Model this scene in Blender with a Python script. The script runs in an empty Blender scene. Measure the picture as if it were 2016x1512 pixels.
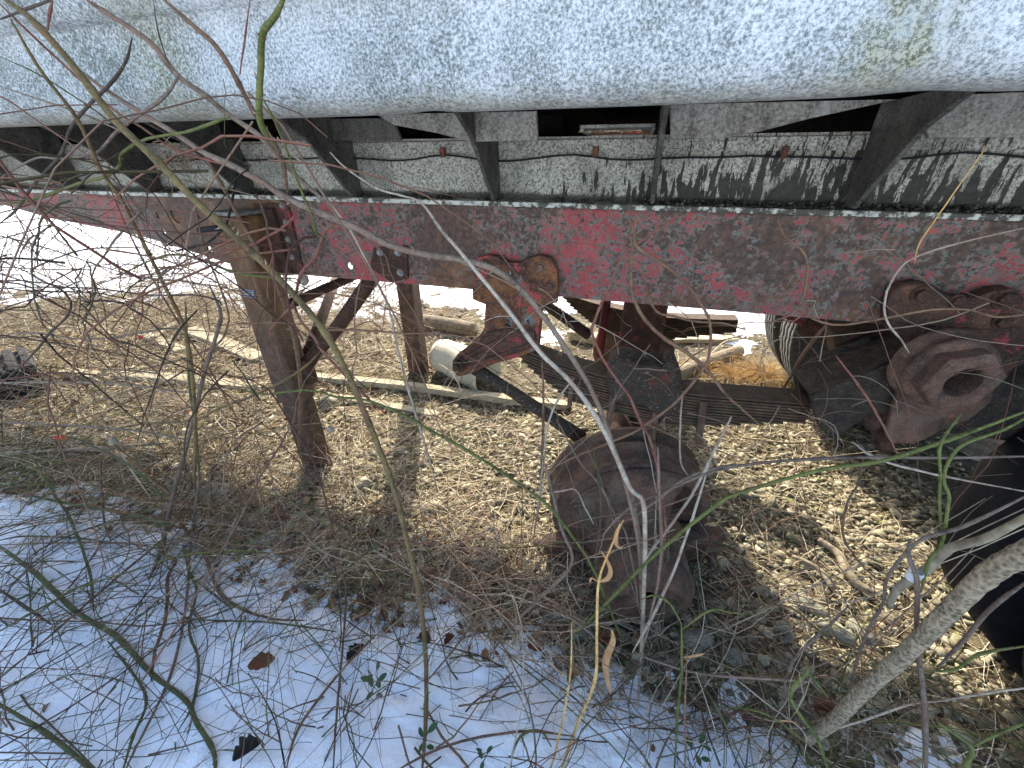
import bpy, math, random
import numpy as np
from mathutils import Vector

random.seed(7); rng = np.random.default_rng(11)
sc = bpy.context.scene
COL = sc.collection

# ------------------------------------------------------------------ camera
H = 1.15; FPX = 770.0; PITCH = math.radians(29.5); YAW = math.radians(16.4)
cam_d = bpy.data.cameras.new('camera'); cam = bpy.data.objects.new('camera', cam_d); COL.objects.link(cam)
cam.location = (0, 0, H); cam.rotation_euler = (math.radians(90) - PITCH, 0, YAW)
cam_d.sensor_width = 36.0; cam_d.lens = 36.0 * FPX / 2016.0
cam_d.clip_start = 0.01; cam_d.clip_end = 900
sc.camera = cam

# ------------------------------------------------------------------ sky, sun, exposure
SUN_AZ = math.radians(-24); SUN_EL = math.radians(34)
w = bpy.data.worlds.new('World'); sc.world = w; w.use_nodes = True
wn = w.node_tree.nodes; bg = wn['Background']
sky = wn.new('ShaderNodeTexSky'); sky.sky_type = 'NISHITA'; sky.sun_disc = False
sky.sun_elevation = SUN_EL; sky.sun_rotation = SUN_AZ
sky.air_density = 1.0; sky.dust_density = 2.4; sky.ozone_density = 0.8
w.node_tree.links.new(sky.outputs[0], bg.inputs[0]); bg.inputs[1].default_value = 0.15
sd = bpy.data.lights.new('sun', 'SUN'); sun = bpy.data.objects.new('sun', sd); COL.objects.link(sun)
sd.energy = 2.7; sd.angle = math.radians(0.6); sd.color = (1.0, 0.93, 0.80)
to_sun = Vector((math.sin(SUN_AZ) * math.cos(SUN_EL), math.cos(SUN_AZ) * math.cos(SUN_EL), math.sin(SUN_EL)))
sun.rotation_euler = (-to_sun).to_track_quat('-Z', 'Y').to_euler()
sun.location = to_sun * 30
sc.view_settings.view_transform = 'Standard'; sc.view_settings.look = 'None'
sc.view_settings.exposure = 1.95; sc.view_settings.gamma = 1.0; sc.view_settings.use_curve_mapping = False
sc.render.engine = 'CYCLES'
sc.cycles.max_bounces = 4; sc.cycles.diffuse_bounces = 3; sc.cycles.glossy_bounces = 1; sc.cycles.transmission_bounces = 0
sc.cycles.caustics_reflective = False; sc.cycles.caustics_refractive = False
sc.cycles.use_adaptive_sampling = True; sc.cycles.debug_use_spatial_splits = True

# ------------------------------------------------------------------ picture measurements -> places in the world
_c, _s, _cy, _sy = math.cos(PITCH), math.sin(PITCH), math.cos(YAW), math.sin(YAW)
def ray(x, y):
    dx, dy = x - 1008.0, y - 756.0
    fwd = FPX * _c - dy * _s; down = dy * _c + FPX * _s
    return np.array([fwd * -_sy + dx * _cy, fwd * _cy + dx * _sy, -down])
def PY(x, y, Y):
    r = ray(x, y); return np.array([0, 0, H]) + r * (Y / r[1])
def PX(x, y, X):
    r = ray(x, y); return np.array([0, 0, H]) + r * (X / r[0])
def PZ(x, y, Z=0.0):
    r = ray(x, y); return np.array([0, 0, H]) + r * ((Z - H) / r[2])
def depth(p):
    fw = p[0] * -_sy + p[1] * _cy; return fw * _c - (p[2] - H) * _s
def px2m(p): return depth(p) / FPX
def XZ(pts, Y): return [(float(q[0]), float(q[2])) for q in (PY(x, y, Y) for x, y in pts)]

# ------------------------------------------------------------------ numpy noise
def _grid_noise(seed):
    g = np.random.default_rng(seed).random((256, 256))
    def f(x, y):
        xi = np.floor(x).astype(int); yi = np.floor(y).astype(int); fx = x - xi; fy = y - yi
        fx = fx * fx * (3 - 2 * fx); fy = fy * fy * (3 - 2 * fy)
        a = g[xi % 256, yi % 256]; b = g[(xi + 1) % 256, yi % 256]; c = g[xi % 256, (yi + 1) % 256]; d = g[(xi + 1) % 256, (yi + 1) % 256]
        return (a * (1 - fx) + b * fx) * (1 - fy) + (c * (1 - fx) + d * fx) * fy
    return f
_gn = _grid_noise(3); _gn2 = _grid_noise(5)
def fbm(x, y, s, o=4, n=_gn):
    t = 0; a = 1; tot = 0
    for i in range(o):
        t = t + a * n(x * s + 17.3 * i, y * s + 9.1 * i); tot += a; a *= 0.5; s *= 2.1
    return t / tot - 0.5
def ground_z(x, y):
    x = np.asarray(x, float); y = np.asarray(y, float)
    near = np.exp(-((x * x + y * y) / 900.0))
    return (fbm(x, y, 1.3, 3) * 0.05 + fbm(x, y, 9, 3) * 0.016) * near

# ------------------------------------------------------------------ mesh building
def vec(a): return np.array(a, float)
class MB:
    def __init__(self): self.v = []; self.f = []; self.sm = []
    def add(self, v, f, smooth=False):
        o = len(self.v); self.v.extend([tuple(map(float, q)) for q in v])
        for q in f: self.f.append([i + o for i in q]); self.sm.append(smooth)
        return self
    def box(self, x0, x1, y0, y1, z0, z1):
        v = [(x0, y0, z0), (x1, y0, z0), (x1, y1, z0), (x0, y1, z0), (x0, y0, z1), (x1, y0, z1), (x1, y1, z1), (x0, y1, z1)]
        return self.add(v, [(0, 3, 2, 1), (4, 5, 6, 7), (0, 1, 5, 4), (1, 2, 6, 5), (2, 3, 7, 6), (3, 0, 4, 7)])
    def obox(self, c, ax, ay, az):
        c, ax, ay, az = map(vec, (c, ax, ay, az)); v = []
        for k in (-1, 1):
            for i, j in ((-1, -1), (1, -1), (1, 1), (-1, 1)): v.append(c + i * ax + j * ay + k * az)
        return self.add(v, [(0, 3, 2, 1), (4, 5, 6, 7), (0, 1, 5, 4), (1, 2, 6, 5), (2, 3, 7, 6), (3, 0, 4, 7)])
    def bar(self, a, b, wx, wz, up=(0, 0, 1)):
        a, b = vec(a), vec(b); d = b - a; L = np.linalg.norm(d); d /= L
        s = np.cross(d, vec(up)); s /= np.linalg.norm(s); u = np.cross(s, d)
        return self.obox((a + b) / 2, d * L / 2, s * wx / 2, u * wz / 2)
    def tube(self, pts, rad, n=6, cap=True, smooth=True, wob=0.0):
        pts = [vec(p) for p in pts]; m = len(pts)
        if not hasattr(rad, '__len__'): rad = [rad] * m
        t0 = pts[1] - pts[0]; t0 /= np.linalg.norm(t0) + 1e-12
        r = np.cross(t0, (0.31, 0.22, 0.93)); r /= np.linalg.norm(r) + 1e-12
        V = []; F = []
        for i in range(m):
            t = pts[min(i + 1, m - 1)] - pts[max(i - 1, 0)]; t /= np.linalg.norm(t) + 1e-12
            r = r - t * np.dot(r, t); r /= np.linalg.norm(r) + 1e-12; b = np.cross(t, r)
            for k in range(n):
                a = 2 * math.pi * k / n; q = rad[i] * (1 + wob * (random.random() - 0.5))
                V.append(pts[i] + (r * math.cos(a) + b * math.sin(a)) * q)
        for i in range(m - 1):
            for k in range(n): F.append((i * n + k, i * n + (k + 1) % n, (i + 1) * n + (k + 1) % n, (i + 1) * n + k))
        if cap: F.append(tuple(range(n - 1, -1, -1))); F.append(tuple((m - 1) * n + k for k in range(n)))
        return self.add(V, F, smooth)
    def lathe(self, prof, o, axis, n=32, smooth=True, up=(0, 0, 1), zig=None, close=False):
        o, a = vec(o), vec(axis); a /= np.linalg.norm(a); u = np.cross(vec(up), a); u /= np.linalg.norm(u); b = np.cross(a, u)
        V = []; F = []; m = len(prof)
        for i, (r, h) in enumerate(prof):
            for k in range(n):
                t = 2 * math.pi * k / n; hh = h + (zig[i] * (1 if k % 2 else -1) if zig else 0)
                V.append(o + a * hh + (u * math.cos(t) + b * math.sin(t)) * r)
        for i in range(m - 1):
            for k in range(n): F.append((i * n + k, i * n + (k + 1) % n, (i + 1) * n + (k + 1) % n, (i + 1) * n + k))
        if close: F.append(tuple(range(n - 1, -1, -1))); F.append(tuple((m - 1) * n + k for k in range(n)))
        return self.add(V, F, smooth)
    def prism(self, outline, y0, y1):
        """outline: (x,z) points; between the planes y0 (camera side) and y1"""
        m = len(outline)
        ar = sum(outline[i][0] * outline[(i + 1) % m][1] - outline[(i + 1) % m][0] * outline[i][1] for i in range(m))
        if ar < 0: outline = outline[::-1]
        V = [(x, y0, z) for x, z in outline] + [(x, y1, z) for x, z in outline]
        F = [tuple(range(m)), tuple(range(2 * m - 1, m - 1, -1))] + [(i + m, (i + 1) % m + m, (i + 1) % m, i) for i in range(m)]
        return self.add(V, F)
    def build(self, name, mat, parent=None, bevel=0.0, seg=2, base=True):
        return build(name, self.v, self.f, mat, parent, self.sm, bevel, seg)

def world_loc(o):
    p = Vector((0, 0, 0))
    while o is not None: p = p + o.location; o = o.parent
    return p
def build(name, v, f, mat, parent=None, sm=None, bevel=0.0, seg=2, shade=None):
    V = np.asarray(v, float)
    if parent is not None: org = np.array(world_loc(parent))
    else:
        org = (V.min(0) + V.max(0)) / 2; org[2] = V[:, 2].min()
    me = bpy.data.meshes.new(name); me.from_pydata((V - org).tolist(), [], f)
    if sm is not None and any(sm): me.polygons.foreach_set('use_smooth', sm)
    if shade: me.polygons.foreach_set('use_smooth', [True] * len(me.polygons))
    me.materials.append(mat); me.update()
    o = bpy.data.objects.new(name, me); COL.objects.link(o)
    if parent is not None: o.parent = parent
    else: o.location = org
    if bevel > 0:
        b = o.modifiers.new('bevel', 'BEVEL'); b.width = bevel; b.segments = seg; b.limit_method = 'ANGLE'; b.angle_limit = math.radians(40)
    return o
def fast_mesh(name, V, F, mat, parent=None, smooth=False):
    """V (n,3) array, F (m,k) array of constant k"""
    me = bpy.data.meshes.new(name); k = F.shape[1]
    me.vertices.add(len(V)); me.vertices.foreach_set('co', V.astype(np.float32).ravel())
    me.loops.add(F.size); me.loops.foreach_set('vertex_index', F.astype(np.int32).ravel())
    me.polygons.add(len(F)); me.polygons.foreach_set('loop_start', np.arange(0, F.size, k, dtype=np.int32))
    me.polygons.foreach_set('loop_total', np.full(len(F), k, dtype=np.int32))
    me.update(calc_edges=True); me.validate()
    if smooth: me.polygons.foreach_set('use_smooth', np.ones(len(F), dtype=bool))
    me.materials.append(mat)
    o = bpy.data.objects.new(name, me); COL.objects.link(o)
    if parent is not None: o.parent = parent; o.location = -world_loc(parent)
    return o
def plate(name, outline, y0, y1, mat, parent, holes=(), bevel=0.0015):
    """flat plate in an X-Z plane between y0 (camera side) and y1, with real holes"""
    cu = bpy.data.curves.new('plate_outline', 'CURVE'); cu.dimensions = '2D'; cu.fill_mode = 'BOTH'
    cu.extrude = (y1 - y0) / 2 - bevel; cu.bevel_depth = bevel; cu.bevel_resolution = 1; cu.offset = -bevel
    for pts in [outline] + [[(cx + r * math.cos(t * math.pi / 8), cz + r * math.sin(t * math.pi / 8)) for t in range(16)] for cx, cz, r in holes]:
        sp = cu.splines.new('POLY'); sp.points.add(len(pts) - 1); sp.use_cyclic_u = True
        for i, (x, z) in enumerate(pts): sp.points[i].co = (x, z, 0, 1)
    tmp = bpy.data.objects.new('plate_outline', cu); COL.objects.link(tmp)
    dg = bpy.context.evaluated_depsgraph_get(); dg.update()
    me = bpy.data.meshes.new_from_object(tmp.evaluated_get(dg)); bpy.data.objects.remove(tmp); bpy.data.curves.remove(cu)
    org = np.array(world_loc(parent)); ym = (y0 + y1) / 2
    for q in me.vertices:
        x, y, z = q.co; q.co = (x - org[0], ym - z - org[1], y - org[2])
    me.name = name; me.materials.clear(); me.materials.append(mat); me.update()
    o = bpy.data.objects.new(name, me); COL.objects.link(o); o.parent = parent
    return o
def tag(o, label=None, cat=None, group=None, kind=None):
    if label: o['label'] = label
    if cat: o['category'] = cat
    if group: o['group'] = group
    if kind: o['kind'] = kind
    return o
def empty(name, loc):
    o = bpy.data.objects.new(name, None); COL.objects.link(o); o.location = loc; o.empty_display_size = 0.1
    return o
def smooth_line(pts, per=6):
    """Catmull-Rom through the points"""
    P = [vec(p) for p in pts]; P = [2 * P[0] - P[1]] + P + [2 * P[-1] - P[-2]]; out = []
    for i in range(1, len(P) - 2):
        for k in range(per):
            t = k / per; a, b, c, d = P[i - 1], P[i], P[i + 1], P[i + 2]
            out.append(0.5 * ((2 * b) + (c - a) * t + (2 * a - 5 * b + 4 * c - d) * t * t + (3 * b - a - 3 * c + d) * t ** 3))
    out.append(P[-2]); return out

# ------------------------------------------------------------------ materials
class NT:
    def __init__(self, name, rough=0.8, metal=0.0, spec=0.3):
        self.m = bpy.data.materials.new(name); self.m.use_nodes = True
        self.t = self.m.node_tree; self.b = self.t.nodes['Principled BSDF']
        self.b.inputs['Roughness'].default_value = rough; self.b.inputs['Metallic'].default_value = metal
        self.b.inputs['Specular IOR Level'].default_value = spec
        g = self.t.nodes.new('ShaderNodeNewGeometry'); self.pos = g.outputs['Position']; self.isl = g.outputs['Random Per Island']
        self.xyz = None
    def link(self, a, b): self.t.links.new(a, b)
    def inp(self, sock, v):
        if isinstance(v, bpy.types.NodeSocket): self.link(v, sock)
        elif isinstance(v, (tuple, list)) and len(v) == 3 and sock.type == 'RGBA': sock.default_value = (*v, 1)
        else: sock.default_value = v
    def comp(self, i):
        if self.xyz is None:
            n = self.t.nodes.new('ShaderNodeSeparateXYZ'); self.link(self.pos, n.inputs[0]); self.xyz = n
        return self.xyz.outputs[i]
    def scaled(self, v):
        n = self.t.nodes.new('ShaderNodeVectorMath'); n.operation = 'MULTIPLY'; self.link(self.pos, n.inputs[0]); n.inputs[1].default_value = v
        return n.outputs[0]
    def noise(self, s, d=4, r=0.55, dist=0.0, v=None):
        n = self.t.nodes.new('ShaderNodeTexNoise'); self.link(v or self.pos, n.inputs['Vector'])
        n.inputs['Scale'].default_value = s; n.inputs['Detail'].default_value = d; n.inputs['Roughness'].default_value = r; n.inputs['Distortion'].default_value = dist
        return n.outputs[0]
    def voro(self, s, feat='F1', v=None, out=0, rand=1.0):
        n = self.t.nodes.new('ShaderNodeTexVoronoi'); n.feature = feat; self.link(v or self.pos, n.inputs['Vector'])
        n.inputs['Scale'].default_value = s; n.inputs['Randomness'].default_value = rand
        return n.outputs[out]
    def ramp(self, f, stops, interp='LINEAR'):
        n = self.t.nodes.new('ShaderNodeValToRGB'); self.link(f, n.inputs[0]); n.color_ramp.interpolation = interp
        e = n.color_ramp.elements
        while len(e) < len(stops): e.new(0.5)
        for i, (p, c) in enumerate(stops):
            e[i].position = p; e[i].color = (c, c, c, 1) if not hasattr(c, '__len__') else (*c, 1)
        return n.outputs[0]
    def step(self, f, a, b):
        n = self.t.nodes.new('ShaderNodeMapRange'); n.interpolation_type = 'SMOOTHSTEP'; self.inp(n.inputs[0], f)
        n.inputs[1].default_value = a; n.inputs[2].default_value = b; n.inputs[3].default_value = 0; n.inputs[4].default_value = 1
        return n.outputs[0]
    def math(self, op, a, b=0.0):
        n = self.t.nodes.new('ShaderNodeMath'); n.operation = op; self.inp(n.inputs[0], a); self.inp(n.inputs[1], b); return n.outputs[0]
    def mix(self, f, a, b):
        n = self.t.nodes.new('ShaderNodeMix'); n.data_type = 'RGBA'; self.inp(n.inputs[0], f); self.inp(n.inputs[6], a); self.inp(n.inputs[7], b); return n.outputs[2]
    def color(self, c): self.inp(self.b.inputs['Base Color'], c); return self
    def rough(self, r): self.inp(self.b.inputs['Roughness'], r); return self
    def bump(self, h, strength=0.4, dist=0.004):
        n = self.t.nodes.new('ShaderNodeBump'); n.inputs['Strength'].default_value = strength; n.inputs['Distance'].default_value = dist
        self.link(h, n.inputs['Height']); self.link(n.outputs[0], self.b.inputs['Normal']); return self
M = {}
def rail_paint():
    t = NT('weathered_red_paint', 0.62, 0, 0.35)
    x = t.comp(0)
    xs_ = t.math('MULTIPLY', t.math('ADD', x, 2.4), 1 / 3.4)
    st = [(-2.4, .50), (-1.95, .60), (-1.66, .52), (-1.5, .20), (-1.1, .20), (-1.02, .52), (-.8, .55), (-.62, .52), (-.53, .22), (-.46, .24), (-.40, .46), (-.2, .47), (-.05, .50), (.12, .50), (.22, .44), (.32, .40), (.5, .43), (.58, .50), (.75, .48), (1.0, .5)]
    bias = t.ramp(xs_, [((a + 2.4) / 3.4, v) for a, v in st])
    big = t.noise(5.5, 4, 0.6); mid = t.noise(30, 5, 0.7, 0.3); fine = t.noise(120, 3, 0.65)
    cover = t.math('ADD', t.math('ADD', t.math('MULTIPLY', big, 0.39), t.math('MULTIPLY', bias, 0.42)), t.math('ADD', t.math('MULTIPLY', mid, 0.58), t.math('MULTIPLY', fine, 0.34)))
    rust_d = t.ramp(t.noise(60, 4, 0.65), [(0.3, (0.032, 0.021, 0.016)), (0.52, (0.085, 0.049, 0.033)), (0.74, (0.17, 0.086, 0.048))])
    rust_o = t.ramp(mid, [(0.3, (0.06, 0.034, 0.024)), (0.52, (0.19, 0.082, 0.034)), (0.7, (0.32, 0.16, 0.06))])
    rust = t.mix(t.math('MAXIMUM', t.step(big, 0.47, 0.60), t.math('MULTIPLY', t.step(t.comp(2), 0.90, 0.84), 0.6)), rust_d, rust_o)
    prim = t.ramp(t.noise(75, 4, 0.6), [(0.3, (0.070, 0.070, 0.057)), (0.58, (0.135, 0.135, 0.11)), (0.70, (0.145, 0.165, 0.152)), (0.8, (0.15, 0.27, 0.32))])
    red = t.ramp(t.noise(18, 4, 0.6), [(0.25, (0.21, 0.030, 0.031)), (0.5, (0.30, 0.052, 0.052)), (0.75, (0.32, 0.10, 0.08))])
    c = t.mix(t.step(cover, 0.825, 0.85), rust, prim)
    c = t.mix(t.step(t.math('ADD', cover, t.math('MULTIPLY', t.math('SUBTRACT', t.noise(210, 2, 0.6), 0.5), 0.25)), 0.885, 0.905), c, red)
    spots = t.step(t.noise(95, 2, 0.5, 0.6), 0.63, 0.655)
    c = t.mix(spots, c, (0.045, 0.037, 0.034))
    run = t.step(t.noise(34, 3, 0.6, 0, t.scaled((3, 1, 0.22))), 0.58, 0.70)
    c = t.mix(t.math('MULTIPLY', run, 0.5), c, (0.13, 0.05, 0.028))
    t.color(c); t.bump(cover, 0.6, 0.005)
    return t.m
M['rail'] = rail_paint()
def tank_skin():
    t = NT('speckled_oxidised_skin', 0.7, 0, 0.3)
    sp = t.noise(240, 4, 0.8); big = t.noise(6, 4, 0.6); x = t.comp(0); z = t.comp(2)
    k = t.math('ADD', sp, t.math('MULTIPLY', t.math('SUBTRACT', big, 0.5), 0.50))
    k = t.math('SUBTRACT', t.math('SUBTRACT', k, 0.018), t.math('MULTIPLY', t.step(x, -0.45, -0.9), 0.04))
    base = t.ramp(k, [(0.34, (0.10, 0.115, 0.10)), (0.43, (0.24, 0.26, 0.245)), (0.48, (0.33, 0.35, 0.345)), (0.54, (0.50, 0.52, 0.52)), (0.66, (0.64, 0.655, 0.655))])
    moss = t.mix(t.step(sp, 0.45, 0.55), (0.10, 0.10, 0.05), (0.38, 0.375, 0.28))
    st = t.noise(9, 4, 0.6, 0.2, t.scaled((1, 1, 0.12)))
    xw = t.math('ADD', x, t.math('MULTIPLY', t.math('SUBTRACT', t.noise(14, 3), 0.5), 0.10))
    s1 = t.math('MULTIPLY', t.step(t.math('ABSOLUTE', t.math('SUBTRACT', xw, 0.242)), 0.075, 0.006), 0.95)
    s2 = t.math('MULTIPLY', t.step(t.math('ABSOLUTE', t.math('SUBTRACT', xw, -0.78)), 0.10, 0.0), 0.8)
    s3 = t.math('MULTIPLY', t.step(st, 0.60, 0.72), 0.5)
    streak = t.math('MINIMUM', t.math('ADD', t.math('ADD', s1, s2), s3), 1.0)
    streak = t.math('MULTIPLY', streak, t.step(t.noise(60, 4, 0.7), 0.34, 0.58))
    c = t.mix(streak, base, moss)
    low = t.step(t.math('ADD', z, t.math('MULTIPLY', t.noise(26, 4, 0.65), 0.045)), 1.264, 1.238)
    grime = t.ramp(t.noise(120, 4, 0.7), [(0.35, (0.17, 0.165, 0.12)), (0.55, (0.42, 0.41, 0.34)), (0.72, (0.62, 0.61, 0.55))])
    c = t.mix(t.math('MULTIPLY', low, 0.8), c, grime)
    t.color(c); return t.m
M['tank'] = tank_skin()
def beam_paint():
    t = NT('dirty_white_paint', 0.65, 0, 0.3)
    sp = t.noise(230, 4, 0.7); x = t.comp(0); z = t.comp(2)
    base = t.ramp(sp, [(0.35, (0.06, 0.058, 0.048)), (0.44, (0.19, 0.185, 0.155)), (0.53, (0.38, 0.37, 0.315)), (0.66, (0.52, 0.51, 0.44))])
    base = t.mix(t.math('MULTIPLY', t.step(t.noise(8, 4, 0.6), 0.48, 0.64), 0.45), base, (0.12, 0.12, 0.10))
    drip = t.noise(26, 4, 0.6, 0.35, t.scaled((3.0, 1, 0.55)))
    amount = t.math('ADD', t.math('MULTIPLY', t.step(x, -0.35, 0.25), 0.13), t.math('MULTIPLY', t.step(z, 1.175, 1.085), 0.15))
    amount = t.math('MULTIPLY', amount, t.step(x, -0.5, 0.05))
    dm = t.step(t.math('ADD', drip, amount), 0.69, 0.715)
    c = t.mix(dm, base, t.ramp(t.noise(60, 4), [(0.3, (0.014, 0.013, 0.012)), (0.7, (0.05, 0.044, 0.035))]))
    foot = t.step(t.math('ADD', z, t.math('MULTIPLY', t.noise(45, 4, 0.7), 0.022)), 1.097, 1.088)
    c = t.mix(t.math('MULTIPLY', foot, 0.85), c, (0.035, 0.032, 0.024))
    t.color(c); return t.m
M['beam'] = beam_paint()
def rusty(name, stops, s=30, rough=0.85, bs=0.5, bd=0.004, extra=None):
    t = NT(name, rough, 0, 0.25); n = t.math('ADD', t.math('MULTIPLY', t.noise(s, 6, 0.66), 0.7), t.math('MULTIPLY', t.noise(s * 6, 4, 0.7), 0.3))
    c = t.ramp(n, stops)
    if extra: c = extra(t, c)
    g = t.noise(260, 3, 0.75); c = t.mix(t.math('MULTIPLY', t.step(g, 0.52, 0.62), 0.5), c, (0.022, 0.017, 0.014)); c = t.mix(t.math('MULTIPLY', t.step(g, 0.43, 0.34), 0.35), c, (0.26, 0.17, 0.12))
    t.color(c); t.bump(t.math('ADD', t.noise(s * 5, 4, 0.7), g), bs, bd); return t.m
M['rust_dark'] = rusty('dark_rust', [(0.36, (0.023, 0.014, 0.009)), (0.5, (0.059, 0.030, 0.020)), (0.62, (0.100, 0.046, 0.027))])
def cast_extra(t, c):
    c = t.mix(t.math('MULTIPLY', t.step(t.noise(9, 4, 0.65), 0.5, 0.62), 0.6), c, t.ramp(t.noise(70, 4, 0.7), [(0.35, (0.045, 0.040, 0.030)), (0.62, (0.10, 0.086, 0.062))]))
    c = t.mix(t.step(t.noise(13, 5, 0.7), 0.63, 0.68), c, (0.24, 0.085, 0.055))
    c = t.mix(t.math('MULTIPLY', t.step(t.noise(18, 5, 0.7), 0.46, 0.66), 0.55), c, (0.20, 0.145, 0.10))
    return t.mix(t.step(t.noise(150, 3, 0.7), 0.66, 0.70), c, (0.03, 0.024, 0.02))
M['rust_cast'] = rusty('rusty_casting', [(0.36, (0.040, 0.027, 0.021)), (0.48, (0.095, 0.056, 0.040)), (0.58, (0.15, 0.078, 0.052)), (0.68, (0.22, 0.095, 0.06))], 14, extra=cast_extra)
def hang_extra(t, c):
    k = t.noise(16, 5, 0.65)
    c = t.mix(t.step(k, 0.56, 0.60), c, (0.36, 0.06, 0.065))
    return t.mix(t.step(t.noise(24, 5, 0.65), 0.60, 0.64), c, (0.13, 0.17, 0.18))
M['rust_hanger'] = rusty('rust_with_paint_scraps', [(0.34, (0.030, 0.019, 0.014)), (0.47, (0.092, 0.044, 0.027)), (0.56, (0.193, 0.082, 0.033)), (0.68, (0.311, 0.142, 0.055))], 18, extra=hang_extra)
def hang2_extra(t, c):
    return t.mix(t.math('MULTIPLY', t.step(t.noise(15, 5, 0.7), 0.55, 0.61), t.step(t.noise(150, 3, 0.7), 0.56, 0.50)), c, (0.27, 0.048, 0.048))
M['rust_hanger2'] = rusty('dark_rust_with_red_scraps', [(0.34, (0.026, 0.016, 0.012)), (0.5, (0.068, 0.037, 0.025)), (0.62, (0.125, 0.059, 0.034)), (0.72, (0.217, 0.085, 0.036))], 20, extra=hang2_extra)
def leg_extra(t, c):
    z = t.comp(2); o = t.ramp(t.noise(20, 6, 0.7, 0.6, t.scaled((1.5, 1, 0.35))), [(0.32, (0.06, 0.034, 0.022)), (0.5, (0.15, 0.078, 0.036)), (0.66, (0.25, 0.145, 0.062)), (0.78, (0.27, 0.20, 0.12))])
    return t.mix(t.step(t.math('ADD', z, t.math('MULTIPLY', t.noise(9, 5, 0.6), 0.35)), 0.70, 0.98), c, o)
M['leg'] = rusty('leg_rust', [(0.34, (0.037, 0.024, 0.018)), (0.5, (0.100, 0.060, 0.041)), (0.62, (0.156, 0.090, 0.055))], 26, 0.7, 0.25, extra=leg_extra)
def spring_extra(t, c):
    return t.mix(t.math('MULTIPLY', t.step(t.noise(20, 4), 0.52, 0.66), 0.6), c, (0.05, 0.06, 0.03))
M['spring'] = rusty('spring_steel', [(0.34, (0.037, 0.025, 0.017)), (0.5, (0.088, 0.054, 0.033)), (0.64, (0.149, 0.084, 0.048))], 34, 0.8, 0.6, 0.003, spring_extra)
def lichen_extra(t, c):
    c = t.mix(t.step(t.noise(30, 4, 0.7), 0.5, 0.6), c, (0.065, 0.06, 0.045))
    c = t.mix(t.step(t.noise(17, 4, 0.6), 0.6, 0.66), c, (0.22, 0.06, 0.04))
    return t.mix(t.step(t.noise(120, 4, 0.7), 0.60, 0.66), c, (0.38, 0.38, 0.36))
M['lichen_iron'] = rusty('crusty_iron', [(0.36, (0.040, 0.031, 0.024)), (0.6, (0.140, 0.093, 0.068))], 30, 0.95, 1.0, 0.008, lichen_extra)
def simple(name, stops, s=30, rough=0.8, bs=0.2, bd=0.002, spec=0.3):
    t = NT(name, rough, 0, spec); t.color(t.ramp(t.noise(s, 5, 0.6), stops)); t.bump(t.noise(s * 4, 4, 0.6), bs, bd); return t.m
def sheet_mat(name, stops):
    t = NT(name, 0.7, 0, 0.3); k = t.math('ADD', t.math('MULTIPLY', t.noise(190, 4, 0.75), 0.6), t.math('MULTIPLY', t.noise(24, 4, 0.65, 0.3, t.scaled((1, 1, 0.5))), 0.4))
    t.color(t.ramp(k, stops)); return t.m
M['grey_sheet'] = sheet_mat('grey_sheet_metal', [(0.38, (0.060, 0.057, 0.047)), (0.47, (0.150, 0.144, 0.122)), (0.56, (0.263, 0.254, 0.223)), (0.66, (0.347, 0.336, 0.301))])
M['dark_sheet'] = sheet_mat('grimy_gusset_steel', [(0.38, (0.020, 0.020, 0.017)), (0.48, (0.060, 0.057, 0.048)), (0.58, (0.114, 0.107, 0.091)), (0.68, (0.179, 0.171, 0.146))])
M['under'] = simple('shade_black_underside', [(0.3, (0.004, 0.004, 0.004)), (0.7, (0.014, 0.013, 0.012))], 20, 0.95, 0.2, 0.002, 0.0)  # near black without gloss: shade of the gap below the body put into the colour
M['bolt'] = simple('zinc_bolt', [(0.3, (0.12, 0.115, 0.11)), (0.7, (0.30, 0.29, 0.28))], 80, 0.55)
M['black'] = simple('black_rubber', [(0.3, (0.008, 0.008, 0.009)), (0.7, (0.020, 0.020, 0.022))], 40, 0.8)
def tyre_mat():
    t = NT('shaded_tyre_rubber', 0.8, 0, 0.15)
    c = t.ramp(t.noise(24, 5, 0.6), [(0.3, (0.004, 0.0045, 0.006)), (0.7, (0.010, 0.011, 0.014))])  # deep shade on the near tyres put into the colour
    c = t.mix(t.math('MULTIPLY', t.step(t.noise(50, 5, 0.7), 0.5, 0.7), 0.12), c, (0.05, 0.05, 0.05))
    t.color(c); t.bump(t.noise(120, 4), 0.2, 0.002); return t.m
M['tyre'] = tyre_mat()
M['tyre_sunlit'] = simple('sunlit_tyre_tread', [(0.3, (0.030, 0.032, 0.030)), (0.6, (0.067, 0.068, 0.064))], 60, 0.85)  # paler rubber for the far pair, sunlight on the treads put into the colour
M['plastic'] = simple('cream_plastic', [(0.3, (0.50, 0.46, 0.33)), (0.6, (0.66, 0.62, 0.48))], 12, 0.45, 0.05)
def wood():
    t = NT('weathered_lumber', 0.85, 0, 0.2); g = t.noise(12, 6, 0.65, 0.3, t.scaled((1.2, 9, 9)))
    c = t.ramp(g, [(0.3, (0.20, 0.165, 0.105)), (0.5, (0.42, 0.37, 0.25)), (0.7, (0.56, 0.51, 0.38))])
    t.color(c); t.bump(g, 0.5, 0.004); return t.m
M['wood'] = wood()
M['stick'] = simple('dead_wood', [(0.3, (0.13, 0.10, 0.065)), (0.55, (0.30, 0.25, 0.17)), (0.75, (0.42, 0.37, 0.28))], 40, 0.9, 0.6, 0.003)
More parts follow.
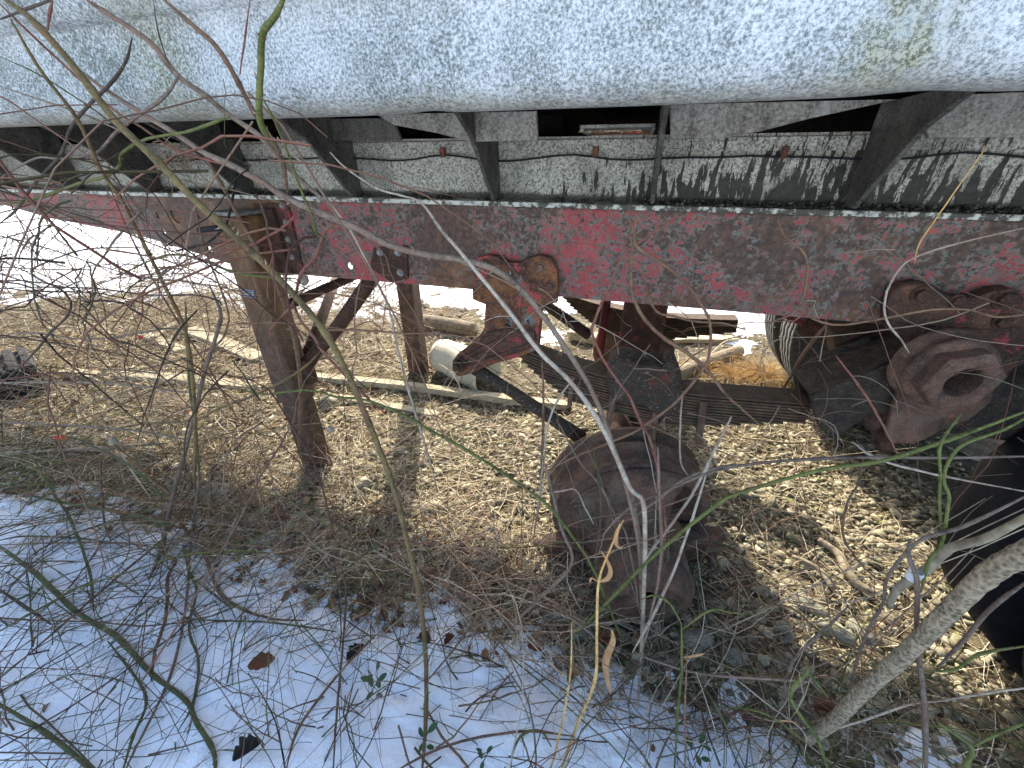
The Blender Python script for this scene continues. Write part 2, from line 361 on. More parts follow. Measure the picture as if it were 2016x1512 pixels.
def dirt():
    t = NT('dirt_ground', 0.95, 0, 0.15)
    c = t.ramp(t.noise(11, 6, 0.7), [(0.3, (0.050, 0.040, 0.027)), (0.5, (0.120, 0.098, 0.065)), (0.7, (0.22, 0.18, 0.115))])
    c = t.mix(t.step(t.noise(6, 5, 0.65), 0.58, 0.68), c, (0.11, 0.115, 0.04))
    c = t.mix(t.math('MULTIPLY', t.step(t.noise(70, 5, 0.7), 0.5, 0.68), 0.6), c, (0.26, 0.22, 0.15))
    t.color(c); t.bump(t.noise(70, 5, 0.75), 0.9, 0.012); return t.m
M['dirt'] = dirt()
def snow():
    t = NT('snow', 0.6, 0, 0.25); s = t.noise(40, 5, 0.6)
    c = t.ramp(t.noise(90, 5, 0.7), [(0.3, (0.84, 0.87, 0.92)), (0.6, (0.92, 0.935, 0.96))])
    c = t.mix(t.step(t.noise(110, 4, 0.7), 0.66, 0.71), c, (0.10, 0.08, 0.055))
    t.color(c); t.b.inputs['Subsurface Weight'].default_value = 0.0
    t.bump(t.math('ADD', s, t.math('MULTIPLY', t.noise(170, 3), 0.35)), 0.55, 0.014); return t.m
M['snow'] = snow()
def island(name, stops, rough=0.9, s=60, amt=0.35, bs=0.3, moss=None, bd=0.003):
    t = NT(name, rough, 0, 0.2); c = t.ramp(t.isl, stops)
    n = t.noise(s, 5, 0.65); c = t.mix(t.math('MULTIPLY', t.step(n, 0.5, 0.35), amt), c, (0.03, 0.025, 0.02))
    if moss: c = t.mix(t.math('MULTIPLY', t.step(t.noise(14, 4), 0.57, 0.68), 0.6), c, moss)
    t.color(c); t.bump(n, bs, bd); return t.m
M['gravel'] = island('shale_gravel', [(0.0, (0.155, 0.136, 0.094)), (0.35, (0.250, 0.221, 0.152)), (0.65, (0.356, 0.322, 0.221)), (1.0, (0.511, 0.464, 0.326))], 0.9, 90, 0.3, 0.4, (0.179, 0.181, 0.052))
M['stone'] = island('field_stone', [(0.0, (0.20, 0.19, 0.14)), (0.5, (0.28, 0.265, 0.20)), (1.0, (0.36, 0.34, 0.26))], 0.9, 45, 0.4, 0.6, (0.20, 0.20, 0.05), 0.006)
M['straw'] = island('dry_grass', [(0.0, (0.14, 0.095, 0.05)), (0.3, (0.36, 0.275, 0.155)), (0.65, (0.62, 0.52, 0.33)), (1.0, (0.74, 0.68, 0.52))], 0.85, 40, 0.2, 0.0)
M['gold'] = island('golden_grass', [(0.0, (0.34, 0.18, 0.06)), (0.5, (0.50, 0.32, 0.12)), (1.0, (0.60, 0.45, 0.22))], 0.85, 40, 0.2, 0.0)
M['leaf'] = island('dead_leaves', [(0.0, (0.074, 0.039, 0.022)), (0.4, (0.176, 0.088, 0.044)), (0.75, (0.297, 0.169, 0.088)), (1.0, (0.446, 0.299, 0.175))], 0.8, 30, 0.4, 0.2)
M['leaf_green'] = island('green_leaf', [(0.0, (0.03, 0.075, 0.035)), (1.0, (0.07, 0.13, 0.05))], 0.6, 30, 0.2, 0.2)
M['twig_dark'] = island('brush_twigs', [(0.0, (0.044, 0.028, 0.019)), (0.35, (0.106, 0.067, 0.044)), (0.6, (0.075, 0.075, 0.034)), (0.8, (0.163, 0.109, 0.074)), (1.0, (0.250, 0.190, 0.131))], 0.8, 60, 0.35, 0.3)
M['twig_pale'] = island('pale_twigs', [(0.0, (0.200, 0.144, 0.098)), (0.5, (0.350, 0.270, 0.190)), (1.0, (0.525, 0.444, 0.345))], 0.8, 60, 0.3, 0.2)
def cane(name, a, b, c=None, rough=0.7, s=26):
    t = NT(name, rough, 0, 0.25); n = t.noise(s * 5, 4, 0.7)
    col = t.ramp(t.math('ADD', t.math('MULTIPLY', t.noise(s, 3, 0.65), 0.55), t.math('MULTIPLY', n, 0.45)), [(0.38, tuple(q * 0.7 for q in a)), (0.5, tuple((q + w_) / 2 for q, w_ in zip(a, b))), (0.62, b)])
    if c: col = t.mix(t.math('MULTIPLY', t.step(t.noise(s * 0.5, 3, 0.6), 0.52, 0.64), 0.7), col, c)
    col = t.mix(t.math('MULTIPLY', t.step(t.noise(s * 14, 3, 0.7), 0.57, 0.64), 0.65), col, tuple(q * 0.3 for q in a))
    t.color(col); t.bump(n, 0.6, 0.0025); return t.m
M['G'] = cane('green_cane', (0.075, 0.09, 0.022), (0.16, 0.175, 0.05), (0.14, 0.115, 0.045))
M['g'] = cane('bluish_green_cane', (0.05, 0.065, 0.026), (0.115, 0.13, 0.05), (0.1, 0.075, 0.04))
M['O'] = cane('olive_brown_cane', (0.098, 0.071, 0.030), (0.208, 0.149, 0.060), (0.169, 0.069, 0.040))
M['B'] = cane('brown_cane', (0.098, 0.055, 0.034), (0.221, 0.132, 0.080), (0.156, 0.057, 0.040))
M['R'] = cane('red_cane', (0.17, 0.055, 0.04), (0.28, 0.12, 0.085), (0.16, 0.11, 0.06))
M['P'] = cane('pinkish_grey_cane', (0.15, 0.105, 0.075), (0.29, 0.215, 0.155), (0.2, 0.11, 0.075))
M['U'] = cane('purple_grey_cane', (0.105, 0.073, 0.056), (0.215, 0.165, 0.125), (0.13, 0.068, 0.05))
M['W'] = cane('bleached_cane', (0.3, 0.24, 0.175), (0.52, 0.445, 0.35), (0.27, 0.17, 0.12))
M['T'] = cane('tan_vine', (0.15, 0.08, 0.045), (0.27, 0.165, 0.1), (0.17, 0.075, 0.05))
M['Y'] = cane('straw_yellow_stalk', (0.546, 0.322, 0.100), (0.754, 0.506, 0.200), (0.546, 0.230, 0.080))
M['D'] = cane('dark_cane', (0.039, 0.029, 0.022), (0.098, 0.072, 0.050), (0.070, 0.036, 0.028))
def bark():
    t = NT('branch_bark', 0.9, 0, 0.2); n = t.noise(150, 5, 0.75, 0.5); r = t.voro(170, 'F1'); big = t.noise(22, 4, 0.6)
    c = t.ramp(t.math('ADD', t.math('ADD', t.math('MULTIPLY', n, 0.5), t.math('MULTIPLY', r, 0.3)), t.math('MULTIPLY', big, 0.3)), [(0.38, (0.085, 0.066, 0.044)), (0.52, (0.23, 0.185, 0.125)), (0.66, (0.40, 0.32, 0.21))])
    t.color(c); t.bump(t.math('ADD', n, r), 0.9, 0.004); return t.m
M['bark'] = bark()
M['thorn'] = simple('thorn', [(0.3, (0.22, 0.16, 0.11)), (0.7, (0.40, 0.32, 0.24))], 60, 0.5)
M['bud'] = simple('red_bud', [(0.3, (0.20, 0.025, 0.025)), (0.7, (0.32, 0.06, 0.05))], 60, 0.6)
M['berry'] = simple('red_berry', [(0.3, (0.45, 0.03, 0.015)), (0.7, (0.62, 0.09, 0.02))], 60, 0.3)
M['cocoon'] = simple('pale_papery', [(0.35, (0.16, 0.13, 0.10)), (0.5, (0.34, 0.29, 0.22)), (0.65, (0.48, 0.43, 0.35))], 260, 0.9, 0.8, 0.004)
M['plate_black'] = simple('name_plate', [(0.3, (0.015, 0.03, 0.045)), (0.7, (0.04, 0.065, 0.085))], 90, 0.4)
M['plate_text'] = simple('name_plate_letters', [(0.3, (0.30, 0.31, 0.31)), (0.7, (0.45, 0.46, 0.46))], 90, 0.4)
M['white_wrap'] = simple('white_wrap', [(0.3, (0.45, 0.46, 0.46)), (0.7, (0.70, 0.71, 0.71))], 90, 0.5)
M['red_tube'] = simple('red_painted_tube', [(0.3, (0.06, 0.014, 0.014)), (0.7, (0.16, 0.022, 0.024))], 30, 0.8)
#@@PART2

def flange_mat():
    t = NT('chipped_white_edge', 0.6, 0, 0.3); k = t.math('ADD', t.noise(55, 4, 0.7), t.math('MULTIPLY', t.step(t.comp(0), -0.5, 0.1), 0.09))
    c = t.ramp(k, [(0.46, (0.50, 0.49, 0.43)), (0.53, (0.33, 0.32, 0.27)), (0.58, (0.06, 0.055, 0.042))]); t.color(c); return t.m
M['flange'] = flange_mat()

M['iron_dark'] = rusty('dark_pitted_iron', [(0.36, (0.019, 0.016, 0.012)), (0.5, (0.044, 0.035, 0.026)), (0.64, (0.079, 0.057, 0.041))], 40, 0.85, 0.8, 0.004)
M['twig_green'] = island('green_twigs', [(0.0, (0.05, 0.06, 0.02)), (0.4, (0.11, 0.125, 0.04)), (0.7, (0.16, 0.17, 0.06)), (1.0, (0.14, 0.09, 0.05))], 0.8, 60, 0.3, 0.2)
M['twig_red'] = island('reddish_twigs', [(0.0, (0.11, 0.045, 0.032)), (0.4, (0.20, 0.10, 0.065)), (0.7, (0.28, 0.18, 0.12)), (1.0, (0.20, 0.07, 0.05))], 0.8, 60, 0.3, 0.2)
# ================================================================== SETTING
def sheet(name, xs, ys, zf, mat):
    X, Y = np.meshgrid(xs, ys, indexing='ij'); Z = zf(X, Y)
    V = np.stack([X, Y, Z], -1).reshape(-1, 3); nx, ny = len(xs), len(ys)
    i, j = np.meshgrid(np.arange(nx - 1), np.arange(ny - 1), indexing='ij'); a = (i * ny + j).ravel()
    F = np.stack([a, a + ny, a + ny + 1, a + 1], -1)
    return V, F
def spaced(*segs): return np.unique(np.round(np.concatenate([np.linspace(a, b, n) for a, b, n in segs]), 5))
xs = spaced((-400, -40, 12), (-40, -8, 24), (-8, -3, 60), (-3, 2.2, 180), (2.2, 8, 30), (8, 60, 14), (60, 400, 8))
ys = spaced((-400, -30, 10), (-30, -3, 18), (-3, 3.2, 210), (3.2, 9, 60), (9, 60, 24), (60, 400, 10))
V, F = sheet('ground', xs, ys, ground_z, None)
ground = fast_mesh('ground', V, F, M['dirt'], smooth=True)
tag(ground, 'bare gravelly earth under and in front of the old trailer', kind='structure')

def snow_edge(x): return np.interp(x, [-6, -3, -2.2, -1.7, -1.32, -0.9, -0.4, -0.1, 0.3, 0.65, 0.85, 1.1, 1.4, 3], [0.35, 0.42, 0.50, 0.62, 0.66, 0.60, 0.60, 0.61, 0.60, 0.62, 0.58, 0.46, 0.35, 0.3])
def snow_near(x, y):
    m = (snow_edge(x) - y) * 5.0 + fbm(x, y, 5, 4, _gn2) * 1.5 + fbm(x, y, 28, 3) * 1.1
    t = np.clip(m * 0.02, -0.03, 0.024) + np.where(m > 0, fbm(x, y, 14, 3, _gn2) * 0.016 + fbm(x, y, 60, 2) * 0.006, 0)
    return ground_z(x, y) + t
V, F = sheet('snow', spaced((-30, -6, 40), (-6, -2.4, 120), (-2.4, 1.6, 330), (1.6, 12, 60)), spaced((-14, -1, 40), (-1, 0.0, 60), (0.0, 1.05, 110)), snow_near, None)
snow_o = fast_mesh('snow', V, F, M['snow'], smooth=True); tag(snow_o, 'thin bluish snow lying in the shade in front of the trailer', kind='structure')
def snow_far(x, y):
    edge = np.interp(x, [-30, -7, -5.5, -4, -3, -1, 1, 4], [0.5, 1.8, 2.3, 2.9, 3.0, 3.1, 3.1, 3.0])
    m = (y - edge) * 1.3 + fbm(x, y, 2.2, 4, _gn2) * 2.2 + fbm(x, y, 14, 3) * 1.6
    t = np.clip(m * 0.03, -0.03, 0.05) + np.where(m > 0, fbm(x, y, 3, 3) * 0.05, 0)
    return ground_z(x, y) + t
V, F = sheet('snow_field', spaced((-300, -30, 20), (-30, -9, 60), (-9, 4, 260), (4, 30, 30), (30, 300, 14)), spaced((1.1, 5, 110), (5, 14, 60), (14, 60, 30), (60, 350, 14)), snow_far, None)
so = fast_mesh('snow_field', V, F, M['snow'], smooth=True); tag(so, 'sunlit snow field on the far side of the trailer', kind='structure')

# ================================================================== TRAILER
TR = empty('trailer', (0.0, 1.45, 0.0))
tag(TR, 'abandoned trailer with speckled grey body, flaking red frame rail and rusted running gear', 'trailer')
RY = 1.05                     # outer face of the near frame rail
BODY_Y0, BODY_Y1 = 0.62, 2.42  # near and far side of the body
LIP_Z = 1.215

# --- bolts shared by everything
def bolt_mesh(name, r, h, washer=True):
    b = MB()
    if washer: b.lathe([(0, h * 0.25), (r * 1.35, h * 0.25), (r * 1.45, 0)][::-1], (0, 0, 0), (0, -1, 0), 16, False)
    b.lathe([(r, 0), (r, h), (r * 0.8, h * 1.12), (0, h * 1.12)], (0, 0, 0), (0, -1, 0), 6, False)
    me = bpy.data.meshes.new(name); me.from_pydata(b.v, [], b.f); me.update(); return me
BM = {}
for k, mt in (('bolt', 'bolt'), ('rbolt', 'rust_cast'), ('dbolt', 'rust_dark')):
    BM[k] = bolt_mesh('bolt', 0.0075, 0.007); BM[k].materials.append(M[mt])
def bolt(parent, x, y, z, kind='rbolt', s=1.0, rot=None):
    o = bpy.data.objects.new('bolt', BM[kind]); COL.objects.link(o); o.parent = parent
    o.location = Vector((x, y, z)) - world_loc(parent); o.scale = (s, s, s); o.rotation_euler = (0, random.random() * 3, 0)
    return o
def bolt_px(parent, px, py, Y, kind='rbolt', s=1.0):
    p = PY(px, py, Y); return bolt(parent, p[0], Y, p[2], kind, s)

# --- body: side skin with a rolled lower edge, floor, far side
def body_profile():
    pr = [(BODY_Y0 - 0.10, 1.78), (BODY_Y0 - 0.08, 1.60), (BODY_Y0 - 0.034, 1.40), (BODY_Y0 - 0.018, 1.352), (BODY_Y0 - 0.006, 1.346), (BODY_Y0, 1.344), (BODY_Y0, 1.31), (BODY_Y0, 1.265)]
    for k in range(0, 9):
        a = k / 8 * math.pi * 0.62; pr.append((BODY_Y0 + 0.050 - 0.050 * math.cos(a), 1.258 - 0.040 * math.sin(a)))
    return pr
pr = body_profile(); xs_b = np.concatenate([np.linspace(-5.2, -2.2, 20), np.linspace(-2.15, 1.4, 260), np.linspace(1.5, 5.0, 16)])
V = []; nP = len(pr)
for x in xs_b:
    for i, (y, z) in enumerate(pr):
        d = fbm(np.array(x), np.array(z), 2.5, 3) * 0.012
        lw = max(0.0, 1 - (z - 1.2) / 0.09)
        dz = lw * (fbm(np.array(x), np.array(2.0), 2.2, 2) * 0.006 + 0.005 * math.exp(-((x - 0.30) / 0.05) ** 2) + 0.004 * math.exp(-((x + 0.33) / 0.03) ** 2))
        V.append((x, y + float(d), z + float(dz)))
F = []
for i in range(len(xs_b) - 1):
    for j in range(nP - 1): F.append((i * nP + j, i * nP + j + 1, (i + 1) * nP + j + 1, (i + 1) * nP + j))
skin = build('side_skin', V, F, M['tank'], TR, [True] * len(F))
tag(skin, 'speckled pale grey side skin with a rolled lower edge')
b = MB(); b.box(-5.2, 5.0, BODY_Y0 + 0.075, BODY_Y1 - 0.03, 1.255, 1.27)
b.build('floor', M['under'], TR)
b = MB(); b.box(-5.2, 5.0, BODY_Y1 - 0.03, BODY_Y1, 1.22, 1.78); b.box(-5.2, -5.17, BODY_Y0 + 0.02, BODY_Y1 - 0.033, 1.28, 1.78); b.box(4.97, 5.0, BODY_Y0 + 0.02, BODY_Y1 - 0.033, 1.28, 1.78)
b.build('far_side', M['tank'], TR)

# --- white beam on top of the rail
beam = MB()
beam.box(-4.6, 3.0, 1.085, 1.095, 1.0655, 1.198)          # web
beam.build('beam', M['beam'], TR); beam_o = [o for o in TR.children if o.name.startswith('beam')][0]
b = MB(); b.box(-4.6, 3.0, 1.083, 1.15, 1.1985, 1.204); b.build('top_flange', M['beam'], beam_o)
b = MB(); b.box(-4.6, 3.0, 1.076, 1.0845, 1.172, 1.1975); b.build('lip', M['beam'], beam_o, 0.001)
b = MB(); b.box(-4.6, 3.0, 1.032, 1.13, 1.0535, 1.065); fl = b.build('bottom_flange', M['flange'], beam_o, 0.002)
# joints of the beam face: each plate section slightly out of line
# gravel and dirt lying on the flange
def chips(n, place, smin, smax, flat=0.5, seed=1, tall=0.0):
    """angular stone chips; place(n)-> (n,3) centres"""
    r = np.random.default_rng(seed); base = np.array([(1, 0, 0), (-1, 0, 0), (0, 1, 0), (0, -1, 0), (0, 0, 1), (0, 0, -1), (.7, .7, .1), (-.7, .6, -.1), (.6, -.7, .1), (-.6, -.7, .0)], float)
    # faceted 8-sided slabs: two hexagons
    th = np.linspace(0, 2 * np.pi, 6, endpoint=False)
    C = place(n); n = len(C); S = smin * (smax / smin) ** (r.random(n) ** 1.7)
    jit = 0.5 + 0.75 * r.random((n, 12)); tz = S * flat * (0.5 + r.random(n))
    V = np.zeros((n, 14, 3)); ang = th[None, :] + r.random((n, 6)) * 0.5
    asp = 0.38 + 0.6 * r.random(n)
    V[:, :6, 0] = np.cos(ang) * jit[:, :6] * S[:, None]; V[:, :6, 1] = np.sin(ang) * jit[:, :6] * S[:, None] * asp[:, None]
    V[:, :6, 2] = -tz[:, None] * 0.5
    V[:, 6:12] = V[:, :6] * (0.72 + 0.26 * r.random((n, 6)))[:, :, None]; V[:, 6:12, 2] = (tz[:, None] * (0.3 + 0.5 * r.random((n, 6))))
    V[:, 12] = V[:, :6].mean(1); V[:, 13] = V[:, 6:12].mean(1); V[:, 13, 2] += tz * 0.1
    ax = r.normal(0, 0.28, n); ay = r.normal(0, 0.28, n); az = r.random(n) * 6.283
    def rot(V, a, i, j):
        c, s = np.cos(a)[:, None], np.sin(a)[:, None]; vi = V[:, :, i] * c - V[:, :, j] * s; vj = V[:, :, i] * s + V[:, :, j] * c
        V[:, :, i] = vi; V[:, :, j] = vj
    rot(V, az, 0, 1); rot(V, ax, 1, 2); rot(V, ay, 0, 2)
    V += C[:, None, :]
    f = []
    for k in range(6):
        q = (k + 1) % 6; f += [(k, q, 6 + q), (k, 6 + q, 6 + k), (6 + k, 6 + q, 13), (q, k, 12)]
    F = (np.array(f)[None] + (np.arange(n) * 14)[:, None, None]).reshape(-1, 3)
    return V.reshape(-1, 3), F
def on_flange(n):
    r = np.random.default_rng(4); x = r.uniform(-1.6, 1.4, n); y = 1.084 - np.abs(r.normal(0, 0.02, n)); y = np.clip(y, 1.045, 1.082)
    k = (fbm(x, y, 4, 3) + 0.08 + 0.16 * (x > -0.4)) > r.random(n) * 0.35
    x, y = x[k], y[k]; return np.stack([x, y, np.full_like(x, 1.067) + 0.008 * r.random(len(x)) * (y > 1.065)], -1)
V, F = chips(4200, on_flange, 0.0022, 0.007, 0.8, 5)
M['grit'] = island('dark_grit', [(0.0, (0.02, 0.018, 0.014)), (0.7, (0.06, 0.055, 0.045)), (1.0, (0.16, 0.15, 0.13))], 0.95, 90)
g = fast_mesh('grit', V, F, M['grit'], beam_o); tag(g, kind='stuff')
# gussets
for gx in (-2.33, -1.94, -1.55, -1.16, -0.775, -0.355, 0.03, 0.425, 0.82, 1.21):
    lean = random.uniform(-0.006, 0.006)
    ol = [(1.082, 1.068), (1.035, 1.068), (1.028, 1.075), (0.905, 1.198), (0.80, 1.25), (1.082, 1.25)]
    V = [(gx - 0.005 + (z - 1.07) * lean * 8, y, z) for y, z in ol] + [(gx + 0.005 + (z - 1.07) * lean * 8, y, z) for y, z in ol]; m = len(ol)
    F = [tuple(range(m)), tuple(range(2 * m - 1, m - 1, -1))] + [((i + 1) % m, i, i + m, (i + 1) % m + m) for i in range(m)]
    build('gusset', V, F, M['dark_sheet'], beam_o, None, 0.002)
# cable with rusty clips
cab = []
for x in np.linspace(-2.2, 1.5, 90):
    z = 1.166 - 0.010 * abs(math.sin((x + 0.15) / 0.36 * math.pi)) + 0.003 * math.sin(x * 23); cab.append((x, 1.072, z))
b = MB(); b.tube(cab, 0.0022, 5); b.build('cable', M['black'], beam_o)
for px, py in ((873, 300), (1173, 300), (465, 300), (1543, 300)):
    p = PY(px, py, 1.075); b = MB(); b.box(p[0] - 0.0065, p[0] + 0.0065, 1.064, 1.0755, p[2] - 0.011, p[2] + 0.011); b.build('clip', M['rust_hanger'], beam_o, 0.002)

# --- bent sheets and cross members between body and beam
def sheet_px(name, pts, Y, th, mat): 
    return plate(name, XZ(pts, Y), Y, Y + th, mat, TR)
sheet_px('floor_sheet', [(740, 225), (1056, 218), (1058, 276), (925, 279), (860, 262), (775, 246)], 0.92, 0.012, M['grey_sheet'])
sheet_px('floor_sheet', [(540, 235), (770, 232), (790, 276), (560, 277)], 1.0, 0.012, M['dark_sheet'])
sheet_px('floor_sheet', [(1318, 205), (1770, 195), (1600, 232), (1500, 258), (1475, 262), (1430, 272), (1320, 274)], 0.93, 0.012, M['grey_sheet'])
sheet_px('floor_sheet', [(1800, 190), (2120, 176), (2120, 268), (1830, 272)], 0.98, 0.012, M['grey_sheet'])
sheet_px('floor_sheet', [(130, 245), (520, 235), (520, 272), (300, 276), (130, 278)], 1.03, 0.012, M['under'])  # near black sheet, paints the shade in the gap at the left
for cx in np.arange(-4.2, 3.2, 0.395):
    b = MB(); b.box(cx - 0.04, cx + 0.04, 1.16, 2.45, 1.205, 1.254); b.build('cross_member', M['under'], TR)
# open box tube end with dry grass in it
p0 = PY(1142, 246, 0.98); p1 = PY(1284, 290, 0.98); x0, x1 = p0[0], p1[0]; zt = p0[2]
bt = MB(); T = 0.006
bt.box(x0, x1, 0.98, 1.35, zt - T, zt); bt.box(x0, x0 + T * 1.6, 0.98, 1.35, 1.2065, zt - T); bt.box(x1 - T, x1, 0.98, 1.35, 1.2065, zt - T)
bx = bt.build('box_tube', M['grey_sheet'], TR, 0.0015)
b = MB(); b.box(x0 + 0.012, x1 - 0.008, 1.08, 1.10, 1.2065, zt - T - 0.001); b.build('rusty_stop', M['rust_hanger'], bx)
b = MB()
for k in range(26):
    a = vec((random.uniform(x0 + .02, x1 - .02), random.uniform(0.985, 1.05), 1.208)); q = [a]
    d = vec((random.uniform(-1, 1), random.uniform(-.4, .4), random.uniform(.2, .9)))
    for s in range(5): d = d + vec((random.uniform(-.5, .5), random.uniform(-.5, .3), -0.35)); q.append(q[-1] + d * 0.008); q[-1][2] = min(max(q[-1][2], 1.208), zt - 0.009)
    b.tube(q, 0.0009, 3)
o = b.build('dry_grass', M['straw'], bx); tag(o, kind='stuff')

# --- near frame rail, tapering up towards the front
low_px = [(566, 541), (520, 537), (455, 520), (400, 503), (340, 483), (270, 463), (190, 447), (100, 430), (0, 402), (-150, 376)]
rail_low = XZ(low_px, RY); rail_low = [(-3.6, rail_low[-1][1] - 0.01)] + rail_low[::-1]
ol = [(2.6, 1.0525), (-3.6, 1.0525)] + rail_low + [(-1.09, 0.8285), (2.6, 0.8285)]
hp = [(347, 425, 11), (310, 424, 4), (391, 425, 4), (322, 456, 4), (412, 491, 5), (334, 482, 3), (688, 524, 5.5), (441, 430, 4), (735, 545, 3.5), (612, 446, 3)]
holes = []
for x, y, r in hp:
    p = PY(x, y, RY); holes.append((p[0], p[2], r * px2m(p) * 1.25))
rail = plate('frame_rail', ol, RY, RY + 0.008, M['rail'], TR, holes, 0.001)
tag(rail, 'red frame rail with flaking paint, grey primer and rust')
b = MB(); b.box(-1.05, 2.6, RY + 0.0085, RY + 0.075, 0.829, 0.837); b.build('lower_flange', M['rail'], rail)
b = MB(); b.box(-3.6, 2.6, RY + 0.0085, RY + 0.06, 1.043, 1.0515); b.build('upper_flange', M['rail'], rail)
# doubler plate with a row of bolts beside the landing leg
dbl = plate('doubler_plate', XZ([(497, 400), (566, 400), (592, 515), (600, 542), (540, 541), (510, 470)], RY - 0.007), RY - 0.007, RY - 0.0005, M['rust_hanger2'], rail)
for q in ((556, 405), (563, 438), (567, 472), (575, 506), (590, 398), (518, 442), (531, 488)): bolt_px(rail, *q, RY - 0.0075, 'bolt', 0.85)
# small bracket with bolts holding the leg brace
plate('brace_bracket', XZ([(735, 488), (800, 484), (803, 548), (770, 556), (728, 528)], RY - 0.009), RY - 0.009, RY - 0.0005, M['rust_dark'], rail)
for q in ((748, 497), (783, 497), (788, 537)): bolt_px(rail, *q, RY - 0.0095, 'bolt', 1.0)
# far frame rail
b = MB(); b.box(-3.6, 2.6, 1.87, 1.878, 0.83, 1.0515); b.build('frame_rail', M['rail'], TR)

# --- near landing leg: telescoping box tube with shoe, plate and braces
def legtube(name, x0, x1, y0, y1, z0, z1, mat, parent, bev):
    b = MB(); b.box(x0, x1, y0, y1, z0, z1); return b.build(name, mat, parent, bev, 3)
LY0, LY1 = 0.945, 1.04
lx0, lx1 = float(PY(463, 560, LY0)[0]), float(PY(512, 560, LY0)[0])
leg = legtube('landing_leg', lx0, lx1, LY0, LY1, 0.36, 1.015, M['leg'], TR, 0.013)
tag(leg, 'rusty box section landing leg with a small name plate')
legtube('inner_leg', lx0 + 0.007, lx1 - 0.007, LY0 + 0.007, LY1 - 0.007, -0.02, 0.3595, M['leg'], leg, 0.011)
b = MB(); b.box(lx0 - 0.012, lx1 + 0.004, LY0 - 0.006, LY1, 1.0155, 1.026); b.build('leg_cap', M['grey_sheet'], leg, 0.002)
b = MB(); b.box(lx0 - 0.02, lx1 + 0.03, LY0 - 0.0, LY1 + 0.02, -0.025, 0.012); b.build('shoe', M['rust_dark'], leg, 0.004)
b = MB(); b.obox((lx1 + 0.02, 1.035, 0.93), (0.022, 0, 0), (0, 0.008, 0), (0, 0, 0.10)); b.build('leg_bracket', M['rust_dark'], leg, 0.002)
# name plate with its lettering
c0, c1 = PY(474, 569, LY0), PY(506, 586, LY0); cx = (c0[0] + c1[0]) / 2; cz = (c0[2] + c1[2]) / 2; wd = abs(c1[0] - c0[0]) / 2; ht = 0.0125
npl = MB(); npl.box(cx - wd, cx + wd, LY0 - 0.0022, LY0 - 0.0002, cz - ht, cz + ht); npo = npl.build('name_plate', M['plate_black'], leg, 0.0006)
b = MB()
for x0_, x1_, z0_, z1_ in ((-wd, wd, ht - 0.0012, ht), (-wd, wd, -ht, -ht + 0.0012)): b.box(cx + x0_ * 0.97, cx + x1_ * 0.97, LY0 - 0.0030, LY0 - 0.0023, cz + z0_ * 0.97, cz + z1_ * 0.97)
b.build('plate_rim', M['plate_text'], npo)
fc = bpy.data.curves.new('lettering', 'FONT'); fc.body = 'FRUEHAUF'; fc.align_x = 'CENTER'; fc.align_y = 'CENTER'; fc.size = 0.016; fc.extrude = 0.0004; fc.offset = 0.0004
fo = bpy.data.objects.new('lettering', fc); COL.objects.link(fo); dg = bpy.context.evaluated_depsgraph_get(); dg.update()
tm = bpy.data.meshes.new_from_object(fo.evaluated_get(dg)); bpy.data.objects.remove(fo)
xsz = [v.co.x for v in tm.vertices]; sx = 2 * wd * 0.86 / (max(xsz) - min(xsz)); pw = world_loc(npo)
for v in tm.vertices: v.co = (v.co.x * sx + cx - pw.x, LY0 - 0.0026 - v.co.z - pw.y, v.co.y * 1.05 + cz - pw.z)
tm.materials.clear(); tm.materials.append(M['plate_text'])
to = bpy.data.objects.new('lettering', tm); COL.objects.link(to); to.parent = npo
# braces
b = MB(); b.tube([PY(600, 722, 1.03), PY(668, 640, 1.06), PY(752, 520, 1.09)], 0.0235, 12); b.build('brace_tube', M['rust_dark'], leg)
b = MB(); b.tube([PY(600, 712, 1.05), PY(628, 640, 1.3), PY(662, 548, 1.75)], 0.0225, 12); b.build('brace_tube', M['rust_dark'], leg)
p = PY(602, 722, 1.03); b = MB(); b.obox((lx1 + 0.012, 1.02, p[2] - 0.01), (0.016, 0, 0), (0, 0.02, 0), (0, 0, 0.05)); b.build('brace_lug', M['rust_dark'], leg, 0.004)
# black hose stub and hanging cable beside the leg
b = MB(); a, e = PY(392, 453, 0.93), PY(446, 447, 0.935); b.tube([a, (a + e) / 2, e], 0.0085, 10); b.build('hose_stub', M['black'], leg)
b = MB(); b.tube(smooth_line([PY(466, 338, 0.92), PY(458, 390, 0.91), PY(446, 440, 0.90), PY(432, 458, 0.90), PY(408, 478, 0.90), PY(380, 486, 0.92), PY(348, 494, 0.95)]), 0.0032, 6); b.build('loose_cable', M['black'], leg)
# far landing leg
fx = float(PZ(822, 738)[0]); b = MB(); b.box(fx - 0.048, fx + 0.048, 1.87, 1.97, -0.03, 0.83); fl = b.build('landing_leg', M['leg'], TR, 0.012, 3); tag(fl, 'rusty landing leg on the far side of the trailer')
b = MB(); b.tube([(lx1 - 0.02, 1.04, 0.72), (fx, 1.865, 0.72)], 0.018, 10); b.build('cross_shaft', M['rust_dark'], TR)

